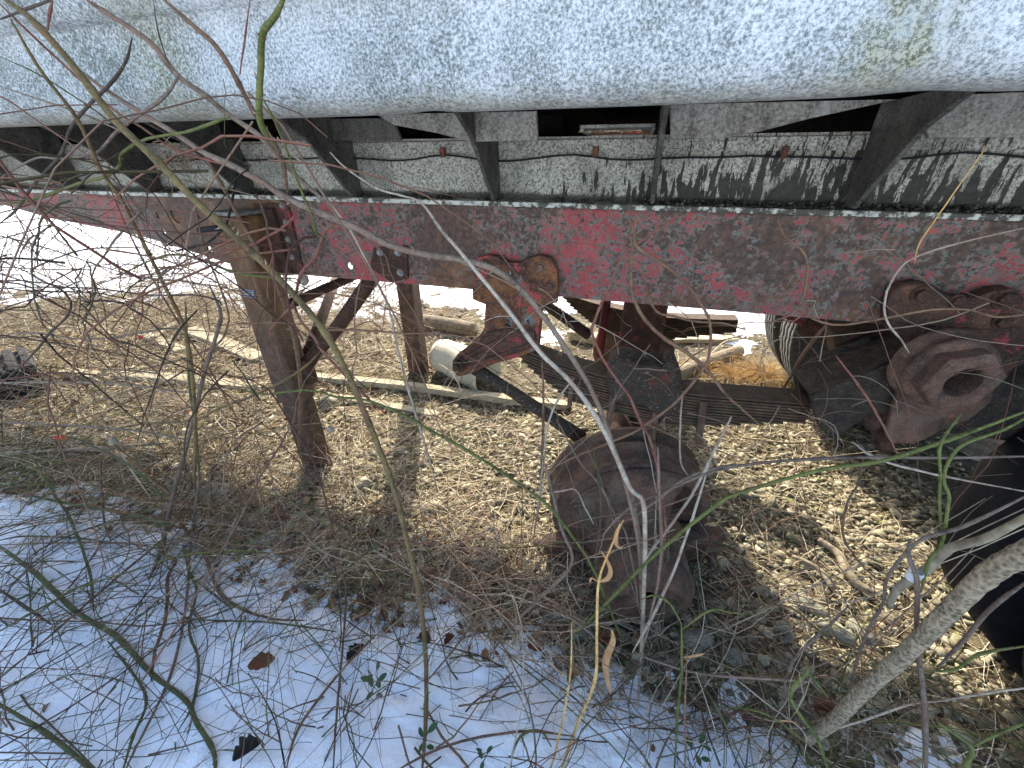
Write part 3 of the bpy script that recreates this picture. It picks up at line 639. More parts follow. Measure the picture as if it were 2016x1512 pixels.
# --- front spring hanger
HY = 1.022
out = [(930, 590), (929, 545), (930, 524), (938, 508), (958, 502), (980, 506), (1000, 516), (1022, 518), (1040, 508), (1062, 502), (1084, 508), (1096, 528), (1098, 562), (1096, 597), (1068, 600), (1066, 622), (1060, 648), (1060, 676), (1056, 690),
       (1020, 704), (975, 716), (945, 728), (920, 738), (900, 742), (890, 728), (890, 712), (900, 698), (925, 680), (944, 664), (953, 645), (955, 600)]
p1_, p2_ = PY(971, 627, HY), PY(1039, 633, HY)
hg = plate('spring_hanger', XZ(out, HY), HY, HY + 0.026, M['rust_hanger'], TR, [(p1_[0], p1_[2], 0.004), (p2_[0], p2_[2], 0.004)], 0.003)
tag(hg, 'rusty front spring hanger bolted to the rail with scraps of paint')
for q, s in (((1011, 540), 1.35), ((1065, 526), 1.35), ((1083, 563), 1.35), ((956, 518), 1.2), ((947, 556), 1.2)): bolt_px(hg, *q, HY - 0.0005, 'rbolt', s)
arm = plate('hanger_arm', XZ([(960, 655), (1000, 648), (1052, 655), (1052, 684), (1010, 698), (965, 712), (930, 725), (905, 735), (894, 722), (905, 700), (935, 682)], HY - 0.016), HY - 0.016, HY - 0.0005, M['rust_hanger2'], hg, (), 0.006)
b = MB(); b.tube(smooth_line([PY(915, 705, HY - 0.02), PY(950, 686, HY - 0.02), PY(985, 668, HY - 0.018), PY(1000, 640, HY - 0.008)]), [0.008] * 19, 8); b.build('rib', M['rust_hanger2'], hg)
b = MB(); b.tube(smooth_line([PY(940, 715, HY - 0.02), PY(985, 700, HY - 0.02), PY(1030, 685, HY - 0.018), PY(1050, 670, HY - 0.012)]), [0.007] * 19, 8); b.build('rib', M['rust_hanger2'], hg)
pc = PY(906, 716, HY - 0.03); b = MB()
b.lathe([(0.021, 0), (0.0215, 0.016), (0.018, 0.02), (0.0165, 0.021), (0.0165, 0.034), (0.012, 0.037), (0.009, 0.037), (0.009, 0.046), (0, 0.047)], (pc[0], HY - 0.016, pc[2]), (0, -1, 0), 18, False); b.build('pin', M['rust_dark'], hg)
# second web of the hanger on the inside of the rail
plate('hanger_web', XZ([(955, 600), (1066, 600), (1058, 690), (900, 742), (890, 712), (950, 655)], 1.10), 1.125, 1.14, M['rust_dark'], hg, (), 0.002)

# --- leaf spring (near), one object for each leaf
SY0, SY1 = 1.035, 1.115
top_px = [(1000, 668), (1050, 697), (1120, 722), (1205, 744), (1335, 772), (1450, 784), (1600, 796)]
cl = smooth_line([(float(q[0]), 0, float(q[2])) for q in (PY(x, y, SY0) for x, y in top_px)], 8); cl = np.array(cl)
seg = np.r_[0, np.cumsum(np.linalg.norm(np.diff(cl, axis=0), axis=1))]
NL = 13; LT = 0.0090
def make_spring(dy, parent_label, dz=0.0):
    root = None
    for i in range(NL):
        a = 0.0 if i < 2 else (i - 1) * 0.021; e = seg[-1] - (0.0 if i < 7 else (i - 6) * 0.05)
        s = np.linspace(a, e, 22); x = np.interp(s, seg, cl[:, 0]); z = np.interp(s, seg, cl[:, 2])
        tx = np.gradient(x, s); tz = np.gradient(z, s); nx, nz = tz, -tx   # downwards normal
        off0 = i * LT; off1 = off0 + LT - 0.0026
        jy = random.uniform(-0.002, 0.002); V = []; F = []
        for k in range(len(s)):
            for (oo, yy) in ((off0, SY0 + jy), (off0, SY1 + jy), (off1, SY1 + jy), (off1, SY0 + jy)): V.append((x[k] + nx[k] * oo, yy + dy, z[k] + nz[k] * oo + dz))
        for k in range(len(s) - 1):
            for c in range(4): F.append((k * 4 + c, k * 4 + (c + 1) % 4, k * 4 + 4 + (c + 1) % 4, k * 4 + 4 + c))
        F.append((0, 3, 2, 1)); n4 = (len(s) - 1) * 4; F.append((n4, n4 + 1, n4 + 2, n4 + 3))
        o = build('leaf_spring' if i == 0 else 'leaf', V, F, M['spring'], TR if i == 0 else root, None, 0.0012, 1)
        if i == 0: root = o; tag(o, parent_label)
    return root
spr = make_spring(0, 'stack of rusty spring leaves under the near rail')
fspr = make_spring(0.84, 'stack of rusty spring leaves on the far side', -0.07)
for (xa, ya, xb, yb, wdt) in ((1127, 740, 1121, 800, 0.014), (1213, 752, 1196, 842, 0.020), (1296, 775, 1284, 866, 0.018), (1386, 790, 1374, 872, 0.020)):
    A, B = PY(xa, ya, SY0 - 0.005), PY(xb, yb, SY0 - 0.005); b = MB(); b.bar(A, B, 0.008, wdt, (1, 0, 0)); b.build('spring_clip', M['rust_cast'], spr, 0.002)
# crusty clamp block on top of the spring
blk = MB(); bo = []
o_px = [(1192, 750), (1196, 718), (1220, 708), (1250, 713), (1262, 722), (1290, 720), (1304, 727), (1312, 713), (1328, 714), (1336, 734), (1344, 754), (1344, 812), (1300, 824), (1268, 802), (1204, 792)]
plate('spring_seat', XZ(o_px, SY0 - 0.012), SY0 - 0.012, SY1 + 0.012, M['lichen_iron'], spr, (), 0.009)
for q in ((1322, 724), (1226, 720), (1288, 730)):
    P0 = PY(*q, SY0 + 0.02); b = MB(); b.lathe([(0.016, -0.02), (0.017, 0.008), (0.013, 0.014), (0, 0.015)], P0, (0, 0, 1), 10, True, (1, 0, 0)); b.build('clamp_nut', M['lichen_iron'], spr)

# --- torque rod and front axle
b = MB(); b.tube([PY(925, 720, 1.075), PY(1010, 772, 1.09), PY(1085, 822, 1.10), PY(1145, 862, 1.11)], [0.022, 0.021, 0.022, 0.026], 12, wob=0.1); b.build('torque_rod', M['lichen_iron'], TR)
D = vec((0.075, 1.10, 0.185)); AX = vec((0.24, -0.955, -0.13)); AX /= np.linalg.norm(AX)
b = MB(); b.tube([D + vec((0, -0.05, 0.02)), D + vec((0, 0.35, 0.06)), D + vec((0.0, 0.95, 0.13))], 0.055, 16); b.build('axle', M['rust_dark'], TR)

# --- bare wheel hub with brake drum resting on the ground
hub = MB()
hub.lathe([(0.05, 0.0), (0.236, 0.0), (0.252, 0.006), (0.254, 0.026), (0.246, 0.034), (0.243, 0.062), (0.250, 0.068), (0.250, 0.082), (0.243, 0.090), (0.240, 0.126), (0.246, 0.132), (0.246, 0.150), (0.236, 0.162), (0.214, 0.168), (0.206, 0.150), (0.05, 0.14)], D, AX, 56)
hubo = hub.build('brake_drum', M['rust_cast'], TR); tag(hubo, 'bare rusty brake drum and spoked hub sitting on the ground without a wheel')
U = np.cross(vec((0, 0, 1)), AX); U /= np.linalg.norm(U); W = np.cross(AX, U)
if U[0] < 0: U, W = U, W
def HP(a, r, ang): return D + AX * a + (U * math.cos(ang) + W * math.sin(ang)) * r
b = MB(); b.lathe([(0.120, 0.150), (0.136, 0.20), (0.142, 0.235), (0.136, 0.262), (0.128, 0.275), (0.126, 0.33), (0.124, 0.395), (0.114, 0.408), (0.108, 0.42), (0.085, 0.424), (0.080, 0.405), (0.02, 0.40)], D, AX, 40); b.build('hub_barrel', M['rust_cast'], hubo)
def sector(name, prof, d0, d1, parent, mat='rust_cast', n=None, bev=0.004, slot=None):
    """closed (r, a) section swept round the wheel axis from d0 to d1 degrees"""
    n = n or max(3, int(abs(d1 - d0) / 5)); m = len(prof); V = []; F = []
    for i in range(n + 1):
        an = math.radians(d0 + (d1 - d0) * i / n)
        for r, a in prof: V.append(HP(a + 0.002 * math.sin(i * 1.3 + r * 40), r, an))
    for i in range(n):
        for k in range(m):
            if slot and k == 3 and slot[0] < d0 + (d1 - d0) * (i + 0.5) / n < slot[1]: continue
            F.append((i * m + k, (i + 1) * m + k, (i + 1) * m + (k + 1) % m, i * m + (k + 1) % m))
    F.append(tuple(range(m))); F.append(tuple(n * m + k for k in range(m - 1, -1, -1)))
    return build(name, V, F, M[mat], parent, [True] * (len(F) - 2) + [False] * 2, bev, 2)
full = [(0.105, 0.15), (0.238, 0.15), (0.242, 0.172), (0.222, 0.187), (0.190, 0.196), (0.165, 0.218), (0.145, 0.246), (0.132, 0.270), (0.105, 0.272)]
sp1 = sector('spider', full, 60, 194, hubo, n=40, bev=0.0)
arm_ = [(0.105, 0.16), (0.285, 0.165), (0.296, 0.182), (0.288, 0.212), (0.22, 0.216), (0.18, 0.232), (0.15, 0.255), (0.135, 0.272), (0.105, 0.274)]
spk = [sector('spoke', arm_, -40, -4, hubo), sector('spoke', arm_, 200, 236, hubo), sector('spoke', arm_, 262, 292, hubo)]
for sp, deg, st_ in ((spk[0], -18, True), (spk[1], 214, True)):
    c = HP(0.210, 0.268, math.radians(deg)); q = MB(); q.lathe([(0.030, -0.03), (0.033, 0.008), (0.026, 0.016), (0.011, 0.017)], c, AX, 16); q.build('lug_boss', M['rust_cast'], sp)
    if st_:
        q = MB(); pf = [(0.0115, 0.0)]
        for z in range(14): pf += [(0.0125, 0.006 + z * 0.0045), (0.0108, 0.0082 + z * 0.0045)]
        pf += [(0.010, 0.072), (0.0, 0.072)]; q.lathe(pf, c, AX + vec((0, 0, -0.45)), 12); q.build('stud', M['rust_cast'], sp)
sl = [HP(0.190, 0.214 - 0.030 * math.sin((d - 121) / 33 * math.pi), math.radians(d)) for d in range(121, 156, 3)]
b = MB(); b.tube(smooth_line(sl, 3), 0.009, 8); b.build('slot_lip', M['rust_cast'], hubo)
sl = [HP(0.186, 0.224, math.radians(d)) for d in range(123, 156, 3)]
b = MB(); b.tube(smooth_line(sl, 3), 0.007, 8); b.build('slot_lip', M['rust_cast'], hubo)
# cast loop on the left of the hub
lp = [PY(x, y, 0.89) for x, y in ((1075, 1068), (1058, 1075), (1047, 1105), (1046, 1140), (1056, 1165), (1048, 1190))]
b = MB(); b.tube(smooth_line(lp), [0.017] * 12 + [0.015] * 19, 10); b.build('cast_loop', M['rust_cast'], hubo)

# --- equalizer, its hanger and the big nut
EY0, EY1 = 0.975, 1.13
side = [(1598, 784), (1640, 762), (1772, 708), (1800, 790), (1720, 822), (1682, 838), (1660, 856), (1645, 868), (1628, 858), (1612, 838), (1601, 808)]
eq = plate('equalizer', XZ(side, EY0), EY0, EY0 + 0.014, M['iron_dark'], TR, (), 0.003); tag(eq, 'dark box shaped equalizer holding the spring end')
off = XZ(side, EY0); plate('inner_cheek', off, EY1 - 0.014, EY1, M['iron_dark'], eq, (), 0.003)
A0, A1 = XZ([(1598, 784), (1790, 702)], EY0)
b = MB(); b.bar((A0[0], (EY0 + EY1) / 2, A0[1]), (A1[0] + 0.05, (EY0 + EY1) / 2, A1[1] + 0.012), EY1 - EY0 - 0.030, 0.012); b.build('top_plate', M['iron_dark'], eq, 0.002)
b = MB(); q0, q1 = PY(1640, 680, 1.16), PY(1790, 628, 1.16); b.bar(q0 + vec((0, 0.02, 0)), q1 + vec((0.06, 0.02, 0)), 0.07, 0.07); b.build('rear_arm', M['rust_dark'], eq, 0.008)
b = MB(); q0, q1 = PY(1590, 640, 1.35), PY(1740, 700, 1.2); b.tube([q0, q1], 0.032, 14); b.build('radius_tube', M['rust_dark'], eq)
H2 = 1.020
o2 = [(1742, 640), (1742, 600), (1752, 572), (1775, 558), (1805, 553), (1835, 560), (1862, 576), (1892, 584), (1925, 580), (1955, 568), (1985, 565), (2012, 574), (2030, 596), (2034, 640), (2020, 690), (1985, 735), (1960, 800), (1900, 835), (1850, 850), (1800, 872), (1750, 868), (1738, 850), (1760, 770), (1780, 700), (1790, 668), (1755, 655)]
h2 = plate('equalizer_hanger', XZ(o2, H2), H2 - 0.004, H2 + 0.022, M['rust_hanger2'], TR, (), 0.003); tag(h2, 'rusty hanger plate behind the big nut')
plate('raised_pad', XZ([(1745, 600), (1756, 574), (1778, 562), (1805, 558), (1835, 565), (1862, 581), (1892, 589), (1925, 585), (1955, 573), (1985, 571), (2008, 580), (2020, 600), (2018, 640), (1960, 650), (1800, 640), (1750, 632)], H2 - 0.012), H2 - 0.013, H2 - 0.0045, M['rust_hanger2'], h2, (), 0.003)
for q, s in (((1812, 580), 1.7), ((1884, 592), 1.3), ((1977, 588), 2.0), ((1972, 632), 1.6)): bolt_px(h2, *q, H2 - 0.0135, 'dbolt', s)
cheek = plate('cheek_plate', XZ([(1786, 690), (1812, 672), (1850, 668), (1905, 676), (1950, 700), (1965, 740), (1950, 790), (1905, 826), (1860, 842), (1800, 872), (1752, 872), (1742, 852), (1765, 770)], 0.955), 0.95, 0.966, M['rust_cast'], h2, (), 0.004)
b = MB(); b.tube(smooth_line([PY(x, y, 0.948) for x, y in ((1784, 688), (1812, 677), (1850, 676), (1890, 680), (1925, 692), (1952, 706))]), [0.005] * 31, 6, wob=0.5); b.build('crusted_weld', M['cocoon'], h2)
nc = PY(1876, 741, 0.905); nr = 62 * px2m(nc)
b = MB(); b.lathe([(nr * 1.30, -0.052), (nr * 1.30, -0.040), (nr * 1.16, -0.036), (nr * 1.14, -0.022), (nr * 1.22, -0.018), (nr * 1.20, -0.006), (nr * 1.02, -0.002), (nr * 0.9, -0.001)], nc, (0.10, -1, -0.06), 32); b.build('collar', M['rust_cast'], h2)
nax = vec((0.16, -1, -0.05)); nax /= np.linalg.norm(nax); nu = np.cross(vec((0.25, 0, 1)), nax); nu /= np.linalg.norm(nu); nv = np.cross(nax, nu)
V = []; F = []; NN = 48
def ring(rf, h):
    for k in range(NN):
        a_ = 2 * math.pi * k / NN; V.append(nc + nax * h + (nu * math.cos(a_) + nv * math.sin(a_)) * rf(a_))
hexr = lambda R_: (lambda a_: R_ * math.cos(math.pi / 6) / math.cos((a_ + math.pi / 6) % (math.pi / 3) - math.pi / 6))
rings = [(hexr(nr * 1.08), -0.006), (hexr(nr * 1.08), 0.024), (hexr(nr * 1.0), 0.030), (lambda a_: nr * 0.56, 0.030), (lambda a_: nr * 0.50, 0.025), (lambda a_: nr * 0.48, -0.03), (lambda a_: 0.001, -0.03)]
for q in rings: ring(*q)
for i in range(len(rings) - 1):
    for k in range(NN): F.append((i * NN + k, i * NN + (k + 1) % NN, (i + 1) * NN + (k + 1) % NN, (i + 1) * NN + k))
build('hex_nut', V, F, M['rust_cast'], h2, None, 0.005, 3)
b = MB(); b.box(0.74, 2.2, 0.99, 1.10, 0.60, 0.745); b.build('equalizer_arm', M['iron_dark'], eq, 0.01)
for (x_, y_, r_) in ((1716, 828, 0.020), (1742, 872, 0.022)):
    p = PY(x_, y_, 0.975); b = MB(); b.lathe([(r_, -0.05), (r_, 0.0), (r_ * 0.8, 0.005), (r_ * 0.7, 0.02), (0, 0.022)], p, (-0.2, -1, -0.3), 12); b.build('pin', M['rust_dark'], eq)

# --- tyres of the rear axle, near and far side
def tyre(cx, y0, y1, cz, R, mt, label, tread, gd=0.014):
    w_ = y1 - y0; mid = (y0 + y1) / 2; pf = []; zg = []
    def a(r, h, z=0.0): pf.append((r, h)); zg.append(z)
    hw = w_ / 2
    a(R * 0.56, -hw * 0.80); a(R * 0.62, -hw * 0.98); a(R * 0.78, -hw * 1.08); a(R * 0.90, -hw * 1.02); a(R * 0.97, -hw * 0.90); a(R * 0.995, -hw * 0.84)
    gr = [-0.62, -0.2, 0.2, 0.62] if tread else []; gw = 0.05; zz = 0.006 if tread else 0.0
    if not tread:
        for g in (-0.5, 0.0, 0.5): a(R * (1.0 + 0.004 * (g == 0)), hw * g)
    for g in gr:
        a(R, hw * (g - gw), zz); a(R - gd, hw * (g - gw * 0.8), zz); a(R - gd, hw * (g + gw * 0.8), zz); a(R, hw * (g + gw), zz)
    a(R * 0.995, hw * 0.84); a(R * 0.97, hw * 0.90); a(R * 0.90, hw * 1.02); a(R * 0.78, hw * 1.08); a(R * 0.62, hw * 0.98); a(R * 0.56, hw * 0.80)
    b = MB(); b.lathe(pf, (cx, mid, cz), (0, 1, 0), 96, True, zig=zg); o = b.build('tyre', mt, TR); tag(o, label)
    b = MB(); b.lathe([(R * 0.57, -hw * 0.75), (R * 0.50, -hw * 0.6), (R * 0.48, hw * 0.2), (R * 0.2, hw * 0.1), (0, hw * 0.1)], (cx, mid, cz), (0, 1, 0), 40); b.build('rim', M['rust_dark'], o)
tyre(1.34, 0.50, 0.72, 0.47, 0.50, M['tyre'], 'black outer tyre at the right edge', False, 0.0006)
tyre(1.34, 0.78, 1.00, 0.47, 0.50, M['tyre'], 'dark inner tyre behind the outer one', False, 0.0006)
tyre(1.29, 2.02, 2.24, 0.47, 0.50, M['tyre_sunlit'], 'grey sunlit far side tyre with zigzag tread, inner of the pair', True)
tyre(1.29, 2.32, 2.54, 0.47, 0.50, M['tyre_sunlit'], 'grey sunlit far side tyre with zigzag tread, outer of the pair', True)
b = MB(); b.tube([(1.31, 1.0, 0.47), (1.29, 2.1, 0.47)], 0.06, 14); b.build('axle', M['rust_dark'], TR)
# red brake rods and a brace behind the spring
b = MB(); b.tube([PY(1545, 620, 1.5), PY(1700, 690, 1.3)], 0.011, 8); b.build('brake_rod', M['red_tube'], TR)
b = MB(); b.tube([PY(1195, 590, 1.6), PY(1180, 700, 1.6)], 0.018, 10); b.build('brake_rod', M['red_tube'], TR)
b = MB(); b.tube([PY(1072, 598, 1.6), PY(1160, 660, 1.5)], 0.022, 10); b.build('brace_tube', M['rust_dark'], TR)
b = MB(); b.lathe([(0.05, 0.0), (0.20, 0.0), (0.21, 0.03), (0.20, 0.12), (0.1, 0.13), (0.08, 0.2), (0, 0.2)], (0.08, 1.98, 0.27), (0, 1, 0), 30); b.build('brake_drum', M['rust_cast'], TR)
# cross member seen between the springs
b = MB(); b.box(0.00, 0.16, 1.50, 1.86, 0.40, 0.72); b.build('axle_seat', M['rust_hanger2'], TR, 0.01)
# ================================================================== THINGS ON THE GROUND
def gz(x, y): return float(ground_z(np.array(x), np.array(y)))
def board(name, pts, width, th, mat, label, cat='board', group='old boards lying under the trailer', ragged=True, lift=0.0):
    """a plank lying along two ground points given in the picture"""
    a, e = PZ(*pts[0], 0.02), PZ(*pts[1], 0.02); d = e - a; L = np.linalg.norm(d[:2]); u = d / L; s = np.array([-u[1], u[0], 0])
    n = 14; V = []; F = []
    for i in range(n + 1):
        t = i / n; c = a + d * t; c[2] = 0.012 + lift + 0.006 * math.sin(t * 5)
        w_ = width * (1 + random.uniform(-0.03, 0.03)); sh = random.uniform(-0.004, 0.004)
        for (k, z) in ((-0.5, 0), (0.5, 0), (0.5, th), (-0.5, th)):
            q = c + s * (w_ * k + sh) + np.array([0, 0, z])
            if ragged and i in (0, n): q = q + u * random.uniform(-0.03, 0.03)
            V.append(q)
    for i in range(n):
        for k in range(4): F.append((i * 4 + k, i * 4 + (k + 1) % 4, i * 4 + 4 + (k + 1) % 4, i * 4 + 4 + k))
    F.append((0, 3, 2, 1)); F.append((n * 4, n * 4 + 1, n * 4 + 2, n * 4 + 3))
    o = build(name, V, F, mat, None, None, 0.003, 1); tag(o, label, cat, group); return o
board('board', ((592, 742), (1118, 800)), 0.055, 0.035, M['wood'], 'long pale board lying between landing leg and spring')
board('board', ((640, 778), (862, 812)), 0.05, 0.012, M['wood'], 'short splintered board in front of the long one')
board('board', ((238, 740), (520, 762)), 0.075, 0.03, M['wood'], 'weathered board left of the landing leg')
board('board', ((372, 650), (512, 708)), 0.11, 0.03, M['wood'], 'bleached board behind the landing leg, pointing towards it')
board('board', ((286, 660), (356, 690)), 0.075, 0.025, M['wood'], 'short bleached board left of the bigger bleached one')
board('board', ((120, 735), (200, 742)), 0.07, 0.03, M['wood'], 'grey board end right of the black crate')
board('board', ((1300, 672), (1450, 668)), 0.08, 0.03, M['wood'], 'thin board lying in the sun beyond the near spring')
board('board', ((1120, 662), (1180, 672)), 0.10, 0.06, M['wood'], 'pale timber seen past the front spring hanger')
def log(name, pts, r, mat, label, Z=0.04, cat='log', n=12, wob=0.12, group=None):
    P = [PZ(x, y, Z) for x, y in pts]
    P = smooth_line(P, 6)
    rr = np.interp(np.linspace(0, 1, len(P)), np.linspace(0, 1, len(r)), r)
    b = MB(); b.tube(P, list(rr), n, wob=wob); o = b.build(name, mat); tag(o, label, cat, 'logs and sticks on the ground'); return o
log('log', [(838, 634), (880, 640), (935, 650)], [0.06, 0.058, 0.055], M['bark'], 'grey log with a pale sawn end behind the far landing leg', 0.06)
log('log', [(1325, 742), (1390, 715), (1455, 690)], [0.05, 0.045, 0.04], M['bark'], 'grey log in dry grass beyond the near spring', 0.04)
log('stick', [(1612, 1062), (1650, 1090), (1668, 1125), (1690, 1150), (1722, 1170)], [0.008, 0.013, 0.014, 0.013, 0.011], M['stick'], 'crooked pale stick on the gravel right of the drum', 0.014, 'stick')
log('stick', [(1560, 1095), (1610, 1120), (1640, 1160)], [0.006, 0.008, 0.006], M['stick'], 'thin grey stick left of the crooked pale stick', 0.012, 'stick')
log('stick', [(300, 668), (340, 640), (368, 622)], [0.014, 0.016, 0.012], M['stick'], 'short sunlit stick propped beyond the bleached boards', 0.05, 'stick')
log('stick', [(130, 812), (250, 770), (330, 725)], [0.008, 0.010, 0.008], M['stick'], 'long pale stick slanting up beside the black crate', 0.03, 'stick')
log('stick', [(0, 893), (120, 888), (230, 880), (330, 872)], [0.008, 0.009, 0.009, 0.006], M['stick'], 'grey stick lying level below the red berries', 0.05, 'stick')
log('stick', [(620, 705), (700, 700), (760, 690)], [0.010, 0.010, 0.007], M['stick'], 'brown stick behind the long pale board', 0.02, 'stick')
log('stick', [(1460, 862), (1560, 872), (1650, 862)], [0.004, 0.005, 0.004], M['stick'], 'thin straight stick under the equalizer', 0.02, 'stick')

# cream bucket lying on its side
c = PZ(893, 708, 0.10); ax = vec((0.93, -0.36, -0.06)); ax /= np.linalg.norm(ax)
b = MB(); b.lathe([(0.0, -0.135), (0.065, -0.132), (0.092, -0.120), (0.101, -0.09), (0.106, 0.0), (0.114, 0.26), (0.119, 0.265), (0.119, 0.28), (0.109, 0.28), (0.102, 0.0), (0.095, -0.10), (0.0, -0.115)], c, ax, 40)
bk = empty('bucket', (c[0], c[1], 0)); tag(bk, 'cream plastic bucket lying on its side by the far landing leg', 'bucket')
b.build('shell', M['plastic'], bk)
b = MB(); b.lathe([(0.112, 0.23), (0.117, 0.232), (0.117, 0.238), (0.112, 0.24)], c, ax, 40); b.build('ring', M['plastic'], bk)

# black ribbed crate at the left edge
c = PZ(-34, 806, 0.0); ck = empty('crate', (c[0], c[1], 0)); tag(ck, 'black ribbed plastic crate at the left edge on the leaf litter', 'crate')
e1 = vec((0.93, -0.36, 0)); e2 = vec((0.36, 0.93, 0)); o_ = c - e1 * 0.20 + e2 * 0.12
b = MB(); b.obox(o_ + vec((0, 0, 0.075)), e1 * 0.22, e2 * 0.14, (0, 0, 0.075)); b.build('shell', M['black'], ck, 0.012)
for k in range(5):
    b = MB(); b.obox(o_ + vec((0, 0, 0.160)) + e2 * (-0.12 + k * 0.06), e1 * 0.21, e2 * 0.018, (0, 0, 0.010)); b.build('rib', M['black'], ck, 0.004)

# stones -------------------------------------------------------------
def stone(px, py, sx, sy, sz, label, rot=0.0, mat='stone', name='stone', cat='stone', group='larger loose stones on the gravel', seed=0):
    c = PZ(px, py, 0.0); r = np.random.default_rng(seed + int(px)); V = []; F = []; n, m = 14, 9
    ph = r.random(6) * 6
    for i in range(m):
        t = math.pi * i / (m - 1)
        for k in range(n):
            a = 2 * math.pi * k / n; q = vec((math.sin(t) * math.cos(a), math.sin(t) * math.sin(a), math.cos(t)))
            q = np.sign(q) * np.abs(q) ** 0.8
            f = 1 + 0.10 * math.sin(2 * a + ph[0]) + 0.10 * math.sin(3 * a + ph[1] + 2 * t) + 0.07 * math.sin(5 * a + ph[2] + 3 * t)
            x, y, z = q[0] * sx * f, q[1] * sy * f, q[2] * sz * f
            V.append((c[0] + x * math.cos(rot) - y * math.sin(rot), c[1] + x * math.sin(rot) + y * math.cos(rot), gz(c[0], c[1]) + z + sz * 0.45))
    for i in range(m - 1):
        for k in range(n): F.append((i * n + k, (i + 1) * n + k, (i + 1) * n + (k + 1) % n, i * n + (k + 1) % n))
    o = build(name, V, F, M[mat], None, [True] * len(F)); tag(o, label, cat, group); return o
stone(1597, 1190, 0.047, 0.024, 0.016, 'large pale oval stone on the gravel right of the drum', -0.35)
stone(648, 800, 0.055, 0.045, 0.040, 'pale angular rock just right of the landing leg foot', 0.3)
stone(1648, 1240, 0.045, 0.024, 0.018, 'dark grey stone right below the pale oval stone', -0.6)
stone(1700, 1242, 0.040, 0.020, 0.016, 'dark grey slab between pale oval stone and bark branch', -0.7)
stone(1540, 1232, 0.020, 0.016, 0.016, 'small greenish stone left below the pale oval stone', 0.2)
stone(1556, 1252, 0.016, 0.012, 0.012, 'small mossy stone below the greenish one', 0.8)
stone(1590, 1105, 0.036, 0.014, 0.010, 'long flat stone above the pale oval stone', -0.4)
stone(1500, 1160, 0.024, 0.014, 0.010, 'small sunlit flat stone left of the pale oval stone', -0.2)
stone(1375, 1255, 0.040, 0.030, 0.018, 'grey stone at the right foot of the hub', 0.1)
stone(1140, 1240, 0.035, 0.030, 0.018, 'grey stone at the left foot of the hub beside the snow', 0.5)
stone(1205, 1175, 0.020, 0.015, 0.012, 'small stone in the shade at the left of the hub barrel', 0.5)
stone(960, 1045, 0.022, 0.016, 0.014, 'mossy flat stone left of the drum', 0.2)
stone(720, 965, 0.026, 0.022, 0.024, 'yellow mossy pointed stone in front of the landing leg', 0.9)
stone(1000, 1030, 0.018, 0.013, 0.012, 'small angular stone close to the drum on its left', 0.9)
stone(770, 945, 0.024, 0.014, 0.008, 'thin flat pale stone right of the yellow mossy one', 0.4)
stone(835, 915, 0.026, 0.012, 0.008, 'long pale flake of stone in the sun left of the drum', -0.3)
stone(1090, 1210, 0.030, 0.018, 0.010, 'snow dusted grey stone left of the hub end', 0.1)
stone(1450, 1290, 0.030, 0.022, 0.014, 'dark stone in the shade right below the hub', 0.7)
stone(290, 890, 0.05, 0.03, 0.012, 'flat pale slab under the twigs left of the landing leg', 0.2)
stone(432, 972, 0.06, 0.04, 0.016, 'flat grey slab at the snow edge left of the landing leg', 0.3)

# gravel: thousands of shale chips
def on_gravel(n):
    r = np.random.default_rng(21); x = np.r_[r.uniform(-2.4, 1.6, n), r.uniform(-1.6, 1.3, n)]; y = np.r_[r.uniform(0.45, 3.3, n), r.uniform(0.55, 1.7, n)]
    d = fbm(x, y, 2.0, 3) + 0.62 - 0.25 * (x < -1.2) - 0.35 * (y > 2.3)
    k = r.random(len(x)) < d; x, y = x[k], y[k]
    return np.stack([x, y, ground_z(x, y) + 0.0015], -1)
V, F = chips(30000, on_gravel, 0.0030, 0.024, 0.34, 8)
tag(fast_mesh('gravel', V, F, M['gravel']), 'flat grey and yellowish shale gravel under the trailer', 'gravel', kind='stuff')
def big_gravel(n):
    r = np.random.default_rng(33); x = r.uniform(-1.4, 1.2, n); y = r.uniform(0.62, 1.9, n)
    k = r.random(n) < (fbm(x, y, 3, 3) + 0.55); x, y = x[k], y[k]; return np.stack([x, y, ground_z(x, y) + 0.004], -1)
V, F = chips(2000, big_gravel, 0.012, 0.034, 0.30, 9)
tag(fast_mesh('gravel', V, F, M['gravel']), 'larger loose shale pieces scattered over the gravel', 'gravel', kind='stuff')

# litter: straw, leaves, fine twigs ------------------------------------
def blades(n, place, lmin, lmax, wid, seed, lift=0.02, curl=0.6, flatz=0.25, segs=3):
    r = np.random.default_rng(seed); C = place(n, r); n = len(C); L = r.uniform(lmin, lmax, n); a = r.random(n) * 6.283
    el = r.normal(0, flatz, n); cu = r.normal(0, curl, n); P = np.zeros((n, segs + 1, 3)); P[:, 0] = C
    ang = a.copy()
    for k in range(segs):
        st = L / segs; P[:, k + 1, 0] = P[:, k, 0] + np.cos(ang) * st; P[:, k + 1, 1] = P[:, k, 1] + np.sin(ang) * st
        P[:, k + 1, 2] = P[:, k, 2] + np.sin(np.abs(el) * (1 - 1.3 * (k + 1) / segs)) * st; ang = ang + cu / segs
    g = ground_z(P[:, :, 0], P[:, :, 1]) + 0.003; P[:, :, 2] = np.maximum(P[:, :, 2], g)
    return P, r.uniform(0.6, 1.4, n) * wid
